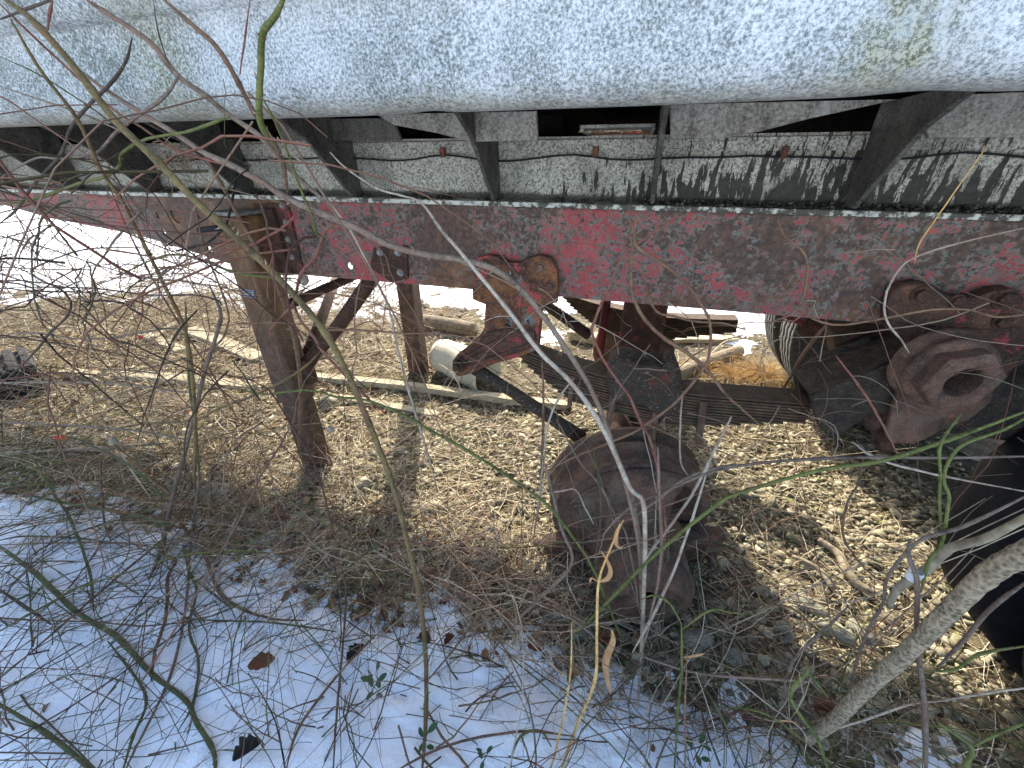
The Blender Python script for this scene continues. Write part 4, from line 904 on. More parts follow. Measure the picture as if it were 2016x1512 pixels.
def ribbons(P, W):
    """three-sided thin stems along the polylines"""
    n, m, _ = P.shape; T = np.gradient(P, axis=1); T /= np.linalg.norm(T, axis=2, keepdims=True) + 1e-9
    S = np.cross(T, np.array([0, 0, 1.0])); S /= np.linalg.norm(S, axis=2, keepdims=True) + 1e-9; N = np.cross(S, T)
    V = np.zeros((n, m, 3, 3)); tap = np.linspace(1, 0.5, m)[None, :, None] * W[:, None, None]
    for k in range(3):
        a = 2.094 * k + 0.5; V[:, :, k] = P + (S * math.cos(a) + N * math.sin(a)) * tap
    V = V.reshape(-1, 3); f = []
    for i in range(m - 1):
        for k in range(3): f.append((i * 3 + k, i * 3 + (k + 1) % 3, (i + 1) * 3 + (k + 1) % 3, (i + 1) * 3 + k))
    F = (np.array(f)[None] + (np.arange(n) * m * 3)[:, None, None]).reshape(-1, 4); return V, F
def litter_place(x0, x1, y0, y1, dens, sx=2.0):
    def f(n, r):
        x = r.uniform(x0, x1, n); y = r.uniform(y0, y1, n); k = r.random(n) < dens(x, y) + fbm(x, y, sx, 3, _gn2) * 0.9; x, y = x[k], y[k]
        return np.stack([x, y, ground_z(x, y) + r.random(len(x)) * 0.012], -1)
    return f
dl = lambda x, y: np.where(x < -1.05, 0.85, 0.30) - 0.25 * (y < 0.55) + 0.25 * ((x < -0.1) & (y > 0.55) & (y < 0.95))
V, F = ribbons(*blades(16000, litter_place(-5.5, 0.5, 0.45, 3.2, dl), 0.03, 0.20, 0.0015, 51, flatz=0.35)); 
tag(fast_mesh('dry_grass', V, F, M['straw']), 'flattened dry grass stems littering the ground under the trailer', 'dry grass', kind='stuff')
V, F = ribbons(*blades(2600, litter_place(-1.35, 0.05, 0.52, 0.95, lambda x, y: 0.35), 0.05, 0.22, 0.0013, 52, flatz=0.6, curl=1.2))
tag(fast_mesh('dry_grass', V, F, M['straw']), 'tangle of thin dry stems along the snow edge between leg and drum', 'dry grass', kind='stuff')
V, F = ribbons(*blades(5000, litter_place(0.2, 1.4, 0.4, 2.6, lambda x, y: 0.3), 0.03, 0.2, 0.0012, 53, flatz=0.3, curl=1.0))
tag(fast_mesh('dry_grass', V, F, M['straw']), 'sparse dry stems over the gravel right of the drum', 'dry grass', kind='stuff')
V, F = ribbons(*blades(9000, litter_place(-9, 2.0, 2.3, 7.0, lambda x, y: 0.6 - 0.06 * y), 0.08, 0.36, 0.0024, 54, flatz=0.9, curl=0.8))
tag(fast_mesh('dry_grass', V, F, M['straw']), 'sunlit dry grass poking through the snow beyond the trailer', 'dry grass', kind='stuff')
def leaf_scatter(n, place, s0, s1, seed):
    r = np.random.default_rng(seed); C = place(n, r); n = len(C); S = r.uniform(s0, s1, n); a = r.random(n) * 6.283
    ol = np.array([(-1, 0, 0), (-.45, .42, .0), (.1, .50, 0), (.6, .28, 0), (1, 0, 0), (.6, -.28, 0), (.1, -.5, 0), (-.45, -.42, 0), (-.4, 0, 0), (.3, 0, 0)], float)
    V = np.repeat(ol[None], n, 0) * S[:, None, None]; cup = r.normal(0.25, 0.5, n); V[:, :, 2] = (V[:, :, 1] ** 2) / S[:, None] * cup[:, None] * 2.4 + (V[:, :, 0] ** 2) / S[:, None] * (r.normal(0, 0.35, n))[:, None]
    V += r.normal(0, 0.07, V.shape) * S[:, None, None]
    tl = r.normal(0, 0.35, n); c, s = np.cos(tl)[:, None], np.sin(tl)[:, None]; y = V[:, :, 1] * c - V[:, :, 2] * s; z = V[:, :, 1] * s + V[:, :, 2] * c
    c, s = np.cos(a)[:, None], np.sin(a)[:, None]; x = V[:, :, 0] * c - y * s; y = V[:, :, 0] * s + y * c
    V = np.stack([x, y, z], -1); V[:, :, 2] -= V[:, :, 2].min(1)[:, None]; V += C[:, None, :]
    f = [(0, 8, 1, 1), (0, 7, 8, 8), (1, 8, 9, 2), (2, 9, 3, 3), (3, 9, 4, 4), (4, 9, 5, 5), (5, 9, 6, 6), (6, 9, 8, 7)]
    tri = []
    for q in f:
        tri.append(q[:3]); 
        if q[2] != q[3]: tri.append((q[0], q[2], q[3]))
    F = (np.array(tri)[None] + (np.arange(n) * 10)[:, None, None]).reshape(-1, 3); return V.reshape(-1, 3), F
def on_left(n):
    r = np.random.default_rng(91); x = r.uniform(-4.5, -0.7, n); y = r.uniform(0.75, 3.0, n); k = r.random(n) < fbm(x, y, 3, 3) + 0.55; x, y = x[k], y[k]
    return np.stack([x, y, ground_z(x, y) + 0.004 + 0.012 * r.random(len(x))], -1)
V, F = chips(5200, on_left, 0.008, 0.034, 0.12, 92)
M['flake'] = island('bark_and_wood_flakes', [(0.0, (0.10, 0.07, 0.04)), (0.35, (0.28, 0.22, 0.13)), (0.7, (0.52, 0.45, 0.31)), (1.0, (0.66, 0.60, 0.45))], 0.9, 60, 0.3)
tag(fast_mesh('wood_flakes', V, F, M['flake']), 'pale flakes of wood and bark strewn left of and behind the landing leg', 'wood flakes', kind='stuff')
V, F = leaf_scatter(1500, litter_place(-5, -0.9, 0.5, 3.2, lambda x, y: 0.5), 0.012, 0.032, 61)
tag(fast_mesh('leaf_litter', V, F, M['leaf'], smooth=True), 'brown leaf litter among the dry grass left of the landing leg', 'leaf litter', kind='stuff')
V, F = leaf_scatter(420, litter_place(-1.3, 0.2, 0.48, 0.85, lambda x, y: 0.55), 0.010, 0.028, 62)
tag(fast_mesh('leaf_litter', V, F, M['leaf'], smooth=True), 'curled brown leaves along the snow edge in front of leg and drum', 'leaf litter', kind='stuff')
V, F = leaf_scatter(160, litter_place(-2.0, 1.0, 0.0, 0.6, lambda x, y: 0.4), 0.006, 0.020, 63)
tag(fast_mesh('leaf_litter', V, F, M['leaf'], smooth=True), 'small brown leaf scraps scattered over the foreground snow', 'leaf litter', kind='stuff')

def one_leaf(px, py, L, ang, label, mat='leaf', Z=0.03, cup=0.5, name='leaf', cat='leaf', lobed=True, group='dead leaves on and beside the snow'):
    c = PZ(px, py, Z); n = 10; V = []; F = []
    for i in range(n + 1):
        t = i / n; w_ = L * 0.34 * math.sin(math.pi * min(1, t * 0.96 + 0.03)) ** 0.7
        if lobed: w_ *= 0.72 + 0.38 * abs(math.sin(t * 11))
        x = (t - 0.5) * L
        for k in (-1, -0.5, 0, 0.5, 1):
            y = k * w_; z = cup * (y * y) / (L * 0.34) + 0.25 * L * (t - 0.5) ** 2 + random.uniform(-1, 1) * L * 0.015
            V.append((c[0] + x * math.cos(ang) - y * math.sin(ang), c[1] + x * math.sin(ang) + y * math.cos(ang), c[2] + z))
    for i in range(n):
        for k in range(4): F.append((i * 5 + k, i * 5 + k + 1, i * 5 + 6 + k, i * 5 + 5 + k))
    o = build(name, V, F, M[mat], None, [True] * len(F)); so_ = o.modifiers.new('thick', 'SOLIDIFY'); so_.thickness = 0.0008
    tag(o, label, cat, group); return o
M['leaf_rust'] = simple('rust_brown_leaf', [(0.3, (0.10, 0.035, 0.016)), (0.7, (0.20, 0.075, 0.03))], 40, 0.75)
M['leaf_black'] = simple('black_rotted_leaf', [(0.3, (0.012, 0.010, 0.010)), (0.7, (0.035, 0.028, 0.024))], 40, 0.7)
one_leaf(516, 1305, 0.062, 0.55, 'rust brown lobed leaf lying on the foreground snow', 'leaf_rust', 0.05)
one_leaf(488, 1478, 0.055, 0.9, 'blackened curled leaf on the snow near the bottom edge', 'leaf_black', 0.05, 1.6)
one_leaf(845, 1130, 0.045, 0.4, 'curled tan leaf in the dry stems at the snow edge', 'leaf', 0.04, 1.4)
one_leaf(990, 1130, 0.035, 1.4, 'orange brown crumpled leaf left of the hub', 'leaf_rust', 0.03, 1.5)
one_leaf(735, 1010, 0.035, 0.3, 'orange curled leaf in the dry grass below the landing leg', 'leaf_rust', 0.03, 1.2)
one_leaf(700, 1285, 0.050, 1.2, 'dark rotted leaf clump on the snow left of the main cane', 'leaf_black', 0.03, 1.0)
one_leaf(1055, 1275, 0.045, 0.1, 'reddish brown leaf on thin snow left below the hub', 'leaf_rust', 0.025, 0.8)
one_leaf(955, 1290, 0.032, 1.9, 'pale brown leaf upright in the snow left of the straw stalk', 'leaf', 0.03, 0.9)
one_leaf(1190, 1260, 0.038, 0.6, 'brown leaf curl right beside the straw stalk', 'leaf_rust', 0.05, 1.8)
one_leaf(885, 1260, 0.034, 1.1, 'small dark brown leaf on the snow below the main cane', 'leaf_rust', 0.03, 1.6)
one_leaf(1625, 1395, 0.055, 0.2, 'frayed reddish leaf against the foot of the bark branch', 'leaf_rust', 0.07, 1.4)
one_leaf(1130, 1320, 0.030, 2.5, 'tan dry blade leaf beside the pale straw stalk', 'leaf', 0.10, 0.6)

# golden grass tuft beyond the spring
def tuft(px, py, n, h, label, mat, spread=0.12, name='grass_tuft', droop=0.8):
    c = PZ(px, py, 0.0); P = np.zeros((n, 6, 3)); W = np.full(n, 0.0010)
    for i in range(n):
        a = random.random() * 6.283; r0 = random.random() * 0.05; q = vec((c[0] + math.cos(a) * r0, c[1] + math.sin(a) * r0, gz(c[0], c[1]))); d = vec((math.cos(a) * spread / h * random.random() * 3, math.sin(a) * spread / h * random.random() * 3, 1.0)); L = h * random.uniform(0.5, 1.1)
        for k in range(6):
            P[i, k] = q; d[2] -= droop * random.uniform(0.2, 0.6); d[0] += random.uniform(-.15, .15); d = d / np.linalg.norm(d); q = q + d * L / 5; q[2] = max(q[2], 0.004)
    V, F = ribbons(P, W); o = fast_mesh(name, V, F, M[mat]); tag(o, label, 'grass', 'dry grass tufts beyond the trailer'); return o
tuft(1500, 748, 420, 0.26, 'golden dry grass tuft leaning on the far tyre', 'gold')
tuft(1440, 742, 260, 0.20, 'pale gold dry grass tuft beyond the middle of the spring', 'gold')
tuft(1378, 738, 200, 0.18, 'low gold grass tuft beside the grey log', 'gold')
tuft(620, 655, 200, 0.22, 'straw coloured grass tuft seen between the leg braces', 'straw')
tuft(730, 650, 200, 0.20, 'straw coloured grass tuft left of the far landing leg', 'straw')

# ================================================================== BRIARS: canes one can follow one by one
def cane_points(px, Y0, Y1):
    out = []
    n = len(px)
    for i, q in enumerate(px):
        Y = Y0 + (Y1 - Y0) * i / (n - 1); p = PY(q[0], q[1], Y)
        zmin = 0.04 if q[1] > 980 else 0.015
        if p[2] < zmin: p = PZ(q[0], q[1], zmin)
        out.append(p)
    return out
thorn_me = None
def cane_obj(label, px, w, mat, Y0, Y1, thorns=0, name='cane', cat='cane', group='canes and stems growing up around the trailer', buds=0, per=5, sides=8, child=None):
    P = smooth_line(cane_points(px, Y0, Y1), per); n = len(P)
    ww = np.interp(np.linspace(0, 1, n), np.linspace(0, 1, len(w)), w) if hasattr(w, '__len__') else np.full(n, w)
    node = np.zeros(n)
    for k in range(max(1, n // 9)): node[random.randrange(n)] = random.uniform(0.10, 0.28)
    if sides >= 12: node *= 0.3
    tip = [min(1.0, 0.55 + 0.45 * min(i, n - 1 - i) / 4.0) if sides < 12 else 1.0 for i in range(n)]
    rr = [0.5 * ww[i] * px2m(P[i]) * (1 + node[i] + random.uniform(-.05, .05)) * tip[i] * (depth(P[i]) / np.linalg.norm(P[i] - np.array([0, 0, H]))) ** 0.8 for i in range(n)]
    P = [p + np.array([random.uniform(-1, 1), random.uniform(-1, 1), random.uniform(-1, 1)]) * r * (0.20 if max(ww) < 9 else 0.07 if sides < 12 else 0.05) for p, r in zip(P, rr)]
    b = MB(); b.tube(P, rr, sides)
    # swollen nodes
    o = b.build(name, M[mat]); tag(o, label, cat, group if name == 'cane' else 'branches at the lower right')
    def side(i, k, L, r0, matn, nm):
        t = P[min(i + 1, n - 1)] - P[i]; t = t / (np.linalg.norm(t) + 1e-9); s = np.cross(t, vec((random.uniform(-1, 1), random.uniform(-1, 1), random.uniform(-1, 1)))); s /= np.linalg.norm(s) + 1e-9
        a = P[i] + s * rr[i] * 0.8; return a, s, t
    if thorns:
        tb = MB()
        for k in range(thorns):
            i = random.randrange(1, n - 1); a, s, t = side(i, k, 0, 0, 0, 0); L = rr[i] * random.uniform(1.1, 1.9)
            tb.tube([a, a + s * L * 0.6 - t * L * 0.15, a + s * L - t * L * 0.5], [rr[i] * 0.42, rr[i] * 0.2, rr[i] * 0.03], 5)
        to_ = tb.build('thorns', M['thorn'], o); tag(to_, kind='stuff')
    if buds:
        for k in range(buds):
            i = random.randrange(1, n - 1); a, s, t = side(i, k, 0, 0, 0, 0); r = max(rr[i] * 0.38, 0.0009)
            bb = MB(); bb.lathe([(0.0, -r), (r * 0.9, -r * 0.2), (r * 0.8, r * 0.6), (0.0, r * 1.6)], a, s, 8, True, (0.3, 0.5, 0.8)); bb.build('bud', M['bud'], o)
    return o
CANES = [
 ('thick olive brown cane arching from the top left corner down to the bottom edge', [(10,0),(62,38),(146,132),(226,236),(312,319),(382,392),(451,455),(514,514),(560,560),(640,655),(700,770),(745,880),(775,960),(800,1060),(825,1170),(838,1290),(838,1420),(830,1530)], [19,20,19,17,15,13,12,11,11,10], 'O', .40, .44, 22, 3),
 ('pinkish grey cane from the top edge crossing the body seam towards the white beam', [(170,0),(208,24),(295,83),(350,149),(399,184),(451,226),(514,270),(545,305),(590,352),(650,405)], [11,15,14,13,12,10], 'P', .46, .60, 8, 2),
 ('rough pinkish cane running along the rail to the front hanger and down past the drum', [(139,125),(194,167),(278,222),(347,264),(399,299),(451,323),(521,361),(556,385),(625,417),(700,448),(760,480),(830,500),(900,510),(960,525),(1010,555),(1060,610),(1110,680),(1160,760),(1190,830),(1215,900),(1240,960),(1250,1010),(1262,1080),(1265,1150)], [10,13,15,15,14,13,11,9,9,8], 'P', .50, .70, 12, 1),
 ('red brown forked cane at the top going down left of the green thorny one', [(323,0),(382,52),(424,90),(462,149),(500,222),(542,285),(559,330),(569,406)], [12,14,12,10,8], 'B', .48, .58, 8, 0),
 ('stout green thorny cane hanging from the top edge left of the middle', [(562,-10),(542,31),(517,69),(513,139),(510,215),(518,255),(540,285)], [14,17,17,16,15,10], 'G', .42, .50, 12, 2),
 ('thin bright green shoot falling from the thorny cane across rail and beam', [(514,188),(542,240),(569,306),(590,368),(615,427),(622,455),(640,470)], [5,6,6,5,4], 'G', .46, .60, 4, 0),
 ('dark olive cane from the body down past the left of the landing leg', [(21,38),(80,139),(153,236),(198,333),(236,389),(274,462),(302,518),(326,567),(361,640),(375,712),(382,782),(385,870),(383,960)], [10,11,10,9,9,8,8], 'O', .44, .62, 12, 2),
 ('dark red cane starting in the top left corner under the olive one', [(0,8),(49,56),(115,118),(222,215),(278,250),(347,295),(448,326)], [6,7,7,6,6,9], 'R', .43, .56, 6, 0),
 ('dark curved cane bowing left over the body edge', [(260,76),(247,122),(219,163),(174,208),(139,253),(118,306),(63,368),(35,410),(0,440)], [6,9,9,8,7,6], 'D', .50, .52, 5, 2),
 ('purplish cane forking left from the pinkish grey one over the body edge', [(351,153),(323,191),(285,219),(229,260),(188,302),(115,312),(70,312),(0,350)], [9,9,8,7,6,5], 'U', .50, .52, 5, 3),
 ('green and red hooked cane looping below the body edge at the left', [(451,229),(417,243),(365,260),(288,274),(240,302),(236,326),(208,347),(156,361),(69,392),(0,403)], [9,8,7,7,8,9,8,8,7], 'G', .51, .54, 8, 4),
 ('thin green stem crossing the left of the body under the olive cane', [(0,111),(80,149),(163,201),(222,243),(300,300),(360,345)], [4,5,4,4], 'g', .47, .56, 4, 1),
 ('thin pink brown stem at the far left crossing the body edge', [(0,170),(94,201),(156,222),(236,257),(300,290)], [5,5,5,4], 'P', .48, .55, 4, 1),
 ('slim straight red brown twig left of the stout thorny cane', [(493,-5),(483,69),(472,146)], [4,5,5], 'R', .45, .48, 2, 0),
 ('very thin dark stem hanging over the body from the top edge', [(302,0),(309,52),(323,101),(340,145)], [3,4,3], 'D', .46, .48, 2, 0),
 ('short dark twig crossing the top left corner', [(0,38),(60,15),(100,0)], [8,9,9], 'D', .44, .44, 2, 0),
 ('red upright twig in the top left corner', [(103,0),(98,25),(93,62)], [9,9,8], 'R', .42, .43, 2, 0),
 ('orange red cane crossing the upper landing leg', [(299,528),(368,521),(469,490),(521,469),(560,445),(583,421)], [5,5,6,5], 'R', .70, .72, 5, 0),
 ('bright green cane crossing the landing leg above the name plate', [(226,549),(278,521),(340,501),(410,515),(448,532),(510,544),(583,549)], [4,5,6,7,6,5], 'G', .72, .76, 6, 2),
 ('dark S shaped vine at the left below the rail', [(278,487),(174,490),(104,511),(63,532),(76,549),(115,567),(139,594),(132,622),(97,657),(63,699),(0,758)], [4,4,5,5,5,6,5], 'D', .66, .60, 0, 0),
 ('dark thin vine running level through the left edge below the rail', [(0,567),(104,565),(208,570),(295,581),(382,581),(427,591),(438,602)], [3,4,4,4], 'D', .66, .72, 0, 0),
 ('mottled purple grey cane left of the landing leg reaching the snow', [(413,563),(434,615),(427,657),(403,733),(389,792),(375,848),(354,925),(335,1000),(318,1080),(294,1140)], [6,8,8,9,9,10,11,11], 'U', .74, .55, 6, 1),
 ('thin brown vine turning back left of the landing leg', [(382,400),(403,490),(444,594),(448,643),(417,685),(312,720),(240,735)], [5,4,4,4,3], 'B', .68, .74, 0, 0),
 ('grey brown cane hanging straight in front of the landing leg', [(399,299),(430,352),(465,417),(521,517),(549,570),(575,647),(588,719),(592,798),(588,891)], [9,9,9,9,9,9,8,7], 'B', .62, .84, 5, 0),
 ('red purple forked twig right of the landing leg', [(660,438),(638,459),(620,507),(592,539),(585,570),(577,598),(533,650),(543,680),(555,725)], [7,7,8,6,6,5,4], 'R', .68, .74, 6, 2),
 ('reddish stem slanting from the landing leg to the drum side', [(577,598),(590,628),(618,664),(634,690),(680,740),(730,790),(760,815)], [6,6,6,5,4], 'R', .70, .76, 5, 2),
 ('thin orange stem crossing the middle of the landing leg level', [(440,640),(500,636),(560,636),(630,642),(680,648)], [3,3,3], 'T', .70, .72, 0, 0),
 ('pale slender stem hanging between leg brace and bucket', [(545,270),(600,330),(650,400),(688,450),(719,509),(765,606),(782,686),(803,762),(824,832),(844,900),(860,960)], [6,6,5,5,5,5,4], 'W', .58, .82, 0, 0),
 ('bleached main stem from the hanger down past the right of the drum', [(650,300),(680,330),(740,370),(790,385),(830,400),(870,455),(905,495),(1000,610),(1060,690),(1130,760),(1190,850),(1240,960),(1268,1000),(1268,1150),(1262,1290),(1255,1400)], [4,4,4,4,5,7,8,9,9,9,10,10,10,9,8], 'W', .56, .60, 0, 0),
 ('long green cane crossing from the landing leg to the hub', [(480,770),(527,776),(604,768),(670,783),(719,787),(796,818),(858,853),(928,891),(997,936),(1042,967),(1078,995),(1126,1054),(1171,1125),(1208,1218),(1225,1260)], [4,5,5,6,6,6,6,7,7,7], 'G', .74, .62, 8, 2),
 ('green cane slanting down from the right edge below the big nut to the hub', [(2030,806),(1865,867),(1733,908),(1611,926),(1455,971),(1400,1002),(1282,1099),(1201,1181),(1134,1248)], [11,11,11,9,8,8,7,6], 'G', .62, .58, 10, 2),
 ('mauve grey stem running level at the right below the big nut', [(2030,898),(1872,901),(1663,901),(1490,912),(1403,929),(1316,964),(1240,1000),(1180,1060)], [10,9,8,7,6,6,5], 'U', .64, .66, 4, 1),
 ('purple brown cane from the right edge bending down beside the bark branch', [(2030,972),(1898,1036),(1824,1058),(1783,1088),(1746,1140),(1738,1188),(1712,1236),(1686,1303),(1671,1378),(1668,1480)], [10,11,9,8,7,7,7,6], 'U', .56, .50, 8, 2),
 ('dark purple upright cane with pale thorns in front of the bark branch', [(1790,1062),(1790,1099),(1805,1143),(1805,1248),(1813,1322),(1820,1396),(1824,1530)], [9,11,12,13,14,14], 'U', .52, .46, 16, 1),
 ('green shoot joining the dark upright cane from the right edge', [(2030,1270),(1928,1288),(1880,1318),(1820,1322)], [9,9,8,6], 'G', .50, .50, 3, 1),
 ('green looping stem at the right rising to the slanting green cane', [(1813,1166),(1828,1106),(1854,1069),(1865,1006),(1868,975),(1858,946),(1868,908),(1899,874),(1976,846),(2030,816)], [9,9,8,8,8,8,8,7], 'G', .54, .60, 5, 2),
 ('green stem rising beside the looping one to a cut tip', [(1854,1069),(1850,1000),(1851,936),(1851,877),(1875,838),(1894,813)], [6,7,7,6,7], 'G', .56, .60, 3, 1),
 ('thin grey stick leaning across the right tyre', [(2030,1140),(1954,1195),(1898,1259),(1846,1315)], [12,12,11,10], 'U', .52, .56, 0, 0),
 ('pale straight stem crossing the lower right corner above the snow', [(2030,1353),(1954,1363),(1861,1378),(1787,1389),(1675,1426),(1600,1445)], [7,7,6,6,5], 'W', .46, .50, 0, 0),
 ('green forked cane with red buds in the lower right corner', [(1846,1422),(1880,1445),(1913,1471),(1905,1500),(1890,1530)], [9,11,13,13], 'G', .42, .40, 3, 5),
 ('green side shoot with red bud reaching the right edge near the bottom', [(1913,1471),(1973,1441),(2030,1420)], [10,9,8], 'G', .42, .44, 2, 2),
 ('green zigzag stem beside the foot of the bark branch', [(1582,1300),(1590,1322),(1556,1363),(1575,1408),(1608,1452),(1634,1530)], [7,9,9,9,9], 'G', .50, .44, 3, 3),
 ('short green spur on the zigzag stem at the bark branch', [(1590,1322),(1610,1348),(1631,1374)], [8,8,8], 'G', .50, .50, 1, 0),
 ('olive stem crossing behind the bark branch from the pale oval stone', [(1489,1158),(1504,1188),(1556,1196),(1601,1233),(1638,1259),(1694,1281),(1750,1326),(1809,1393)], [4,6,7,7,7,7], 'O', .60, .48, 4, 3),
 ('grey hooked stem below the pale oval stone', [(1671,1192),(1631,1233),(1575,1285),(1549,1329),(1545,1365)], [7,7,7,6], 'U', .58, .52, 0, 0),
 ('pale grey stem lying level from the hub to the bark branch', [(1250,1288),(1359,1322),(1452,1333),(1540,1338),(1610,1343)], [5,6,6,5], 'P', .52, .50, 0, 0),
 ('green upright cane right of the hub', [(1342,1229),(1342,1322),(1335,1396),(1327,1530)], [6,7,7,7], 'G', .52, .44, 3, 1),
 ('green wavy shoot bending right from the upright cane by the hub', [(1342,1240),(1390,1205),(1415,1200),(1440,1206),(1490,1210)], [6,6,5,4], 'G', .52, .56, 2, 2),
 ('green shoot bending left over the hub end', [(1342,1229),(1320,1190),(1290,1172),(1262,1180)], [6,5,4], 'G', .52, .54, 2, 0),
 ('tall yellow straw stalk in front of the hub', [(1227,1024),(1197,1091),(1178,1151),(1175,1248),(1171,1341),(1134,1434),(1100,1530)], [4,5,6,7,8,9], 'Y', .50, .40, 0, 0),
 ('shorter pale straw stalk left of the tall yellow one', [(1126,1225),(1122,1337),(1096,1471),(1078,1530)], [3,5,6,6], 'Y', .46, .40, 0, 0),
 ('rust brown upright stalk right of the hub near the bottom edge', [(1353,1277),(1349,1396),(1349,1530)], [3,6,7], 'T', .48, .44, 0, 0),
 ('brown stem rising in front of the drum face', [(1215,905),(1230,950),(1249,1024),(1260,1099),(1262,1200)], [7,8,8,7], 'P', .66, .60, 0, 0),
 ('brown stem crossing the right gap of the drum', [(1295,880),(1297,950),(1301,1099),(1282,1210),(1262,1290)], [6,7,7,6], 'P', .68, .56, 0, 0),
 ('red and white peeling stem right of the drum', [(1400,900),(1364,1017),(1327,1121),(1282,1218),(1245,1285)], [5,6,7,6], 'W', .66, .56, 0, 0),
 ('pale stem leaning over the right lug of the hub', [(1440,820),(1405,890),(1372,957),(1338,1010),(1282,1084),(1245,1136),(1130,1250)], [5,6,6,6,5], 'W', .72, .60, 0, 0),
 ('pale forked twig leaning on the left of the hub', [(1062,880),(1085,960),(1105,1040),(1126,1110),(1060,1180),(1000,1240),(960,1300)], [5,6,7,7,6,5], 'P', .74, .52, 0, 0),
 ('tan vine looping from the rail over the spring seat to the drum', [(1247,450),(1254,485),(1310,523),(1352,560),(1387,610),(1399,645),(1397,695),(1383,729),(1328,794),(1268,838),(1238,856),(1130,900),(1070,930)], [5,6,6,6,6,6,6,5,5,4], 'T', .88, .78, 0, 0),
 ('twisted brown vine hanging over the middle of the spring', [(1255,420),(1244,500),(1242,560),(1248,590),(1266,624),(1288,649),(1318,673),(1358,699),(1397,735),(1427,774),(1455,800),(1500,840)], [5,6,7,8,8,8,7,6,5], 'T', .90, .90, 0, 0),
 ('pinkish vine falling from the rail past the spring seat onto the drum', [(1345,420),(1300,450),(1230,500),(1201,560),(1169,635),(1167,659),(1185,703),(1215,748),(1240,782),(1264,838),(1278,860),(1290,900),(1300,960),(1310,1040),(1300,1120)], [4,5,5,6,6,6,7,7,6,6], 'R', .90, .70, 0, 0),
 ('thin tan vine running along the bottom of the rail above the far spring', [(1262,520),(1270,560),(1284,600),(1298,617),(1328,623),(1357,631),(1397,635),(1427,637),(1470,650)], [4,5,5,5,4], 'T', .92, .94, 0, 0),
 ('brown vine hanging down the rail in the middle of its right half', [(1530,430),(1545,465),(1580,495),(1590,530),(1580,589),(1559,617),(1510,637)], [4,6,6,6,5], 'T', .92, .94, 0, 0),
 ('orange brown vine running level across the equalizer hanger', [(1573,613),(1618,634),(1663,639),(1740,627),(1830,610),(1906,610),(1962,624),(2030,618)], [5,6,6,6,6], 'T', .86, .84, 0, 0),
 ('pale curved straw from the right edge hooking down to the equalizer', [(2030,446),(1906,474),(1812,502),(1774,526),(1747,572),(1741,613),(1753,644),(1774,669),(1790,695)], [4,5,5,5,5,4], 'W', .80, .86, 0, 0),
 ('orange twig standing in front of the equalizer', [(1646,700),(1698,769),(1735,830),(1767,894)], [5,6,6,6], 'R', .80, .74, 2, 1),
 ('brown bent stick between far tyre and equalizer', [(1628,637),(1600,672),(1580,700),(1542,766)], [8,8,8,7], 'B', 1.00, 1.18, 0, 0),
 ('straight thin straw leaning over white beam and rail at the right', [(1945,285),(1850,420),(1810,480),(1800,520)], [4,4,3], 'Y', .86, .94, 0, 0),
 ('white dead twig lying below the equalizer', [(1677,870),(1733,905),(1837,933),(2030,970)], [7,7,6,6], 'W', .70, .60, 0, 0),
 ('long green cane curving over the lower left snow', [(0,1076),(74,1132),(149,1203),(231,1255),(298,1326),(365,1378),(387,1422),(420,1478),(424,1530)], [12,13,13,12,12,12,11], 'g', .38, .34, 10, 3),
 ('green cane in the bottom left corner', [(-10,1380),(93,1445),(167,1504),(190,1530)], [12,13,12], 'g', .30, .28, 4, 1),
 ('green cane lying level at the left over the snow edge', [(-10,957),(112,987),(223,1006),(316,1028),(360,1040)], [7,8,7,6], 'g', .52, .56, 4, 1),
 ('reddish upright cane through the left snow', [(388,850),(391,950),(376,1062),(368,1173),(353,1266),(327,1352),(268,1471),(240,1530)], [5,6,6,7,7,7], 'U', .66, .34, 8, 3),
 ('green thin cane beside the reddish upright one', [(360,1075),(372,1125),(387,1162),(372,1236),(391,1303),(379,1385),(350,1440)], [5,6,6,6,5], 'g', .52, .36, 4, 0),
 ('brown curved cane on the snow right of the reddish upright one', [(340,1010),(372,1050),(402,1091),(428,1158),(469,1196),(536,1218),(600,1222)], [7,8,8,6,4], 'B', .58, .50, 4, 1),
 ('thin dark brown cane standing left of the main cane on the snow', [(655,1080),(677,1136),(681,1192),(670,1322),(662,1415),(655,1530)], [4,5,5,6,6], 'B', .58, .40, 5, 0),
 ('thin green stem lying level across the middle snow', [(361,1218),(440,1222),(521,1225),(600,1234),(662,1244)], [4,4,4], 'g', .50, .50, 3, 0),
 ('kinked brown cane on the left snow', [(325,1060),(320,1091),(346,1103),(331,1136),(327,1210),(305,1285),(298,1340)], [7,7,8,8,7], 'B', .54, .42, 4, 1),
 ('short dark cut cane at the left edge of the snow', [(-10,1155),(50,1195),(100,1229)], [9,9,8], 'D', .42, .46, 0, 0),
 ('green cane bending down near the left bottom', [(212,1262),(253,1315),(283,1359),(286,1396),(262,1450),(238,1530)], [6,7,8,8], 'g', .44, .32, 5, 1),
 ('long brown cane rising from the left edge across the snow', [(-10,1345),(112,1240),(223,1143),(316,1065),(350,1020)], [5,6,6,5], 'B', .42, .56, 4, 1),
 ('brown forked thorny stem in the middle of the snow', [(560,1530),(585,1440),(640,1360),(700,1290),(740,1250)], [6,7,6,5], 'B', .40, .50, 8, 1),
 ('brown stem arching right over the middle snow', [(838,1390),(870,1450),(905,1490),(935,1530)], [6,6,6], 'B', .42, .40, 6, 0),
 ('dark stem leaning right from the main cane base', [(838,1345),(900,1270),(950,1200),(975,1170)], [5,5,4], 'B', .44, .54, 4, 0),
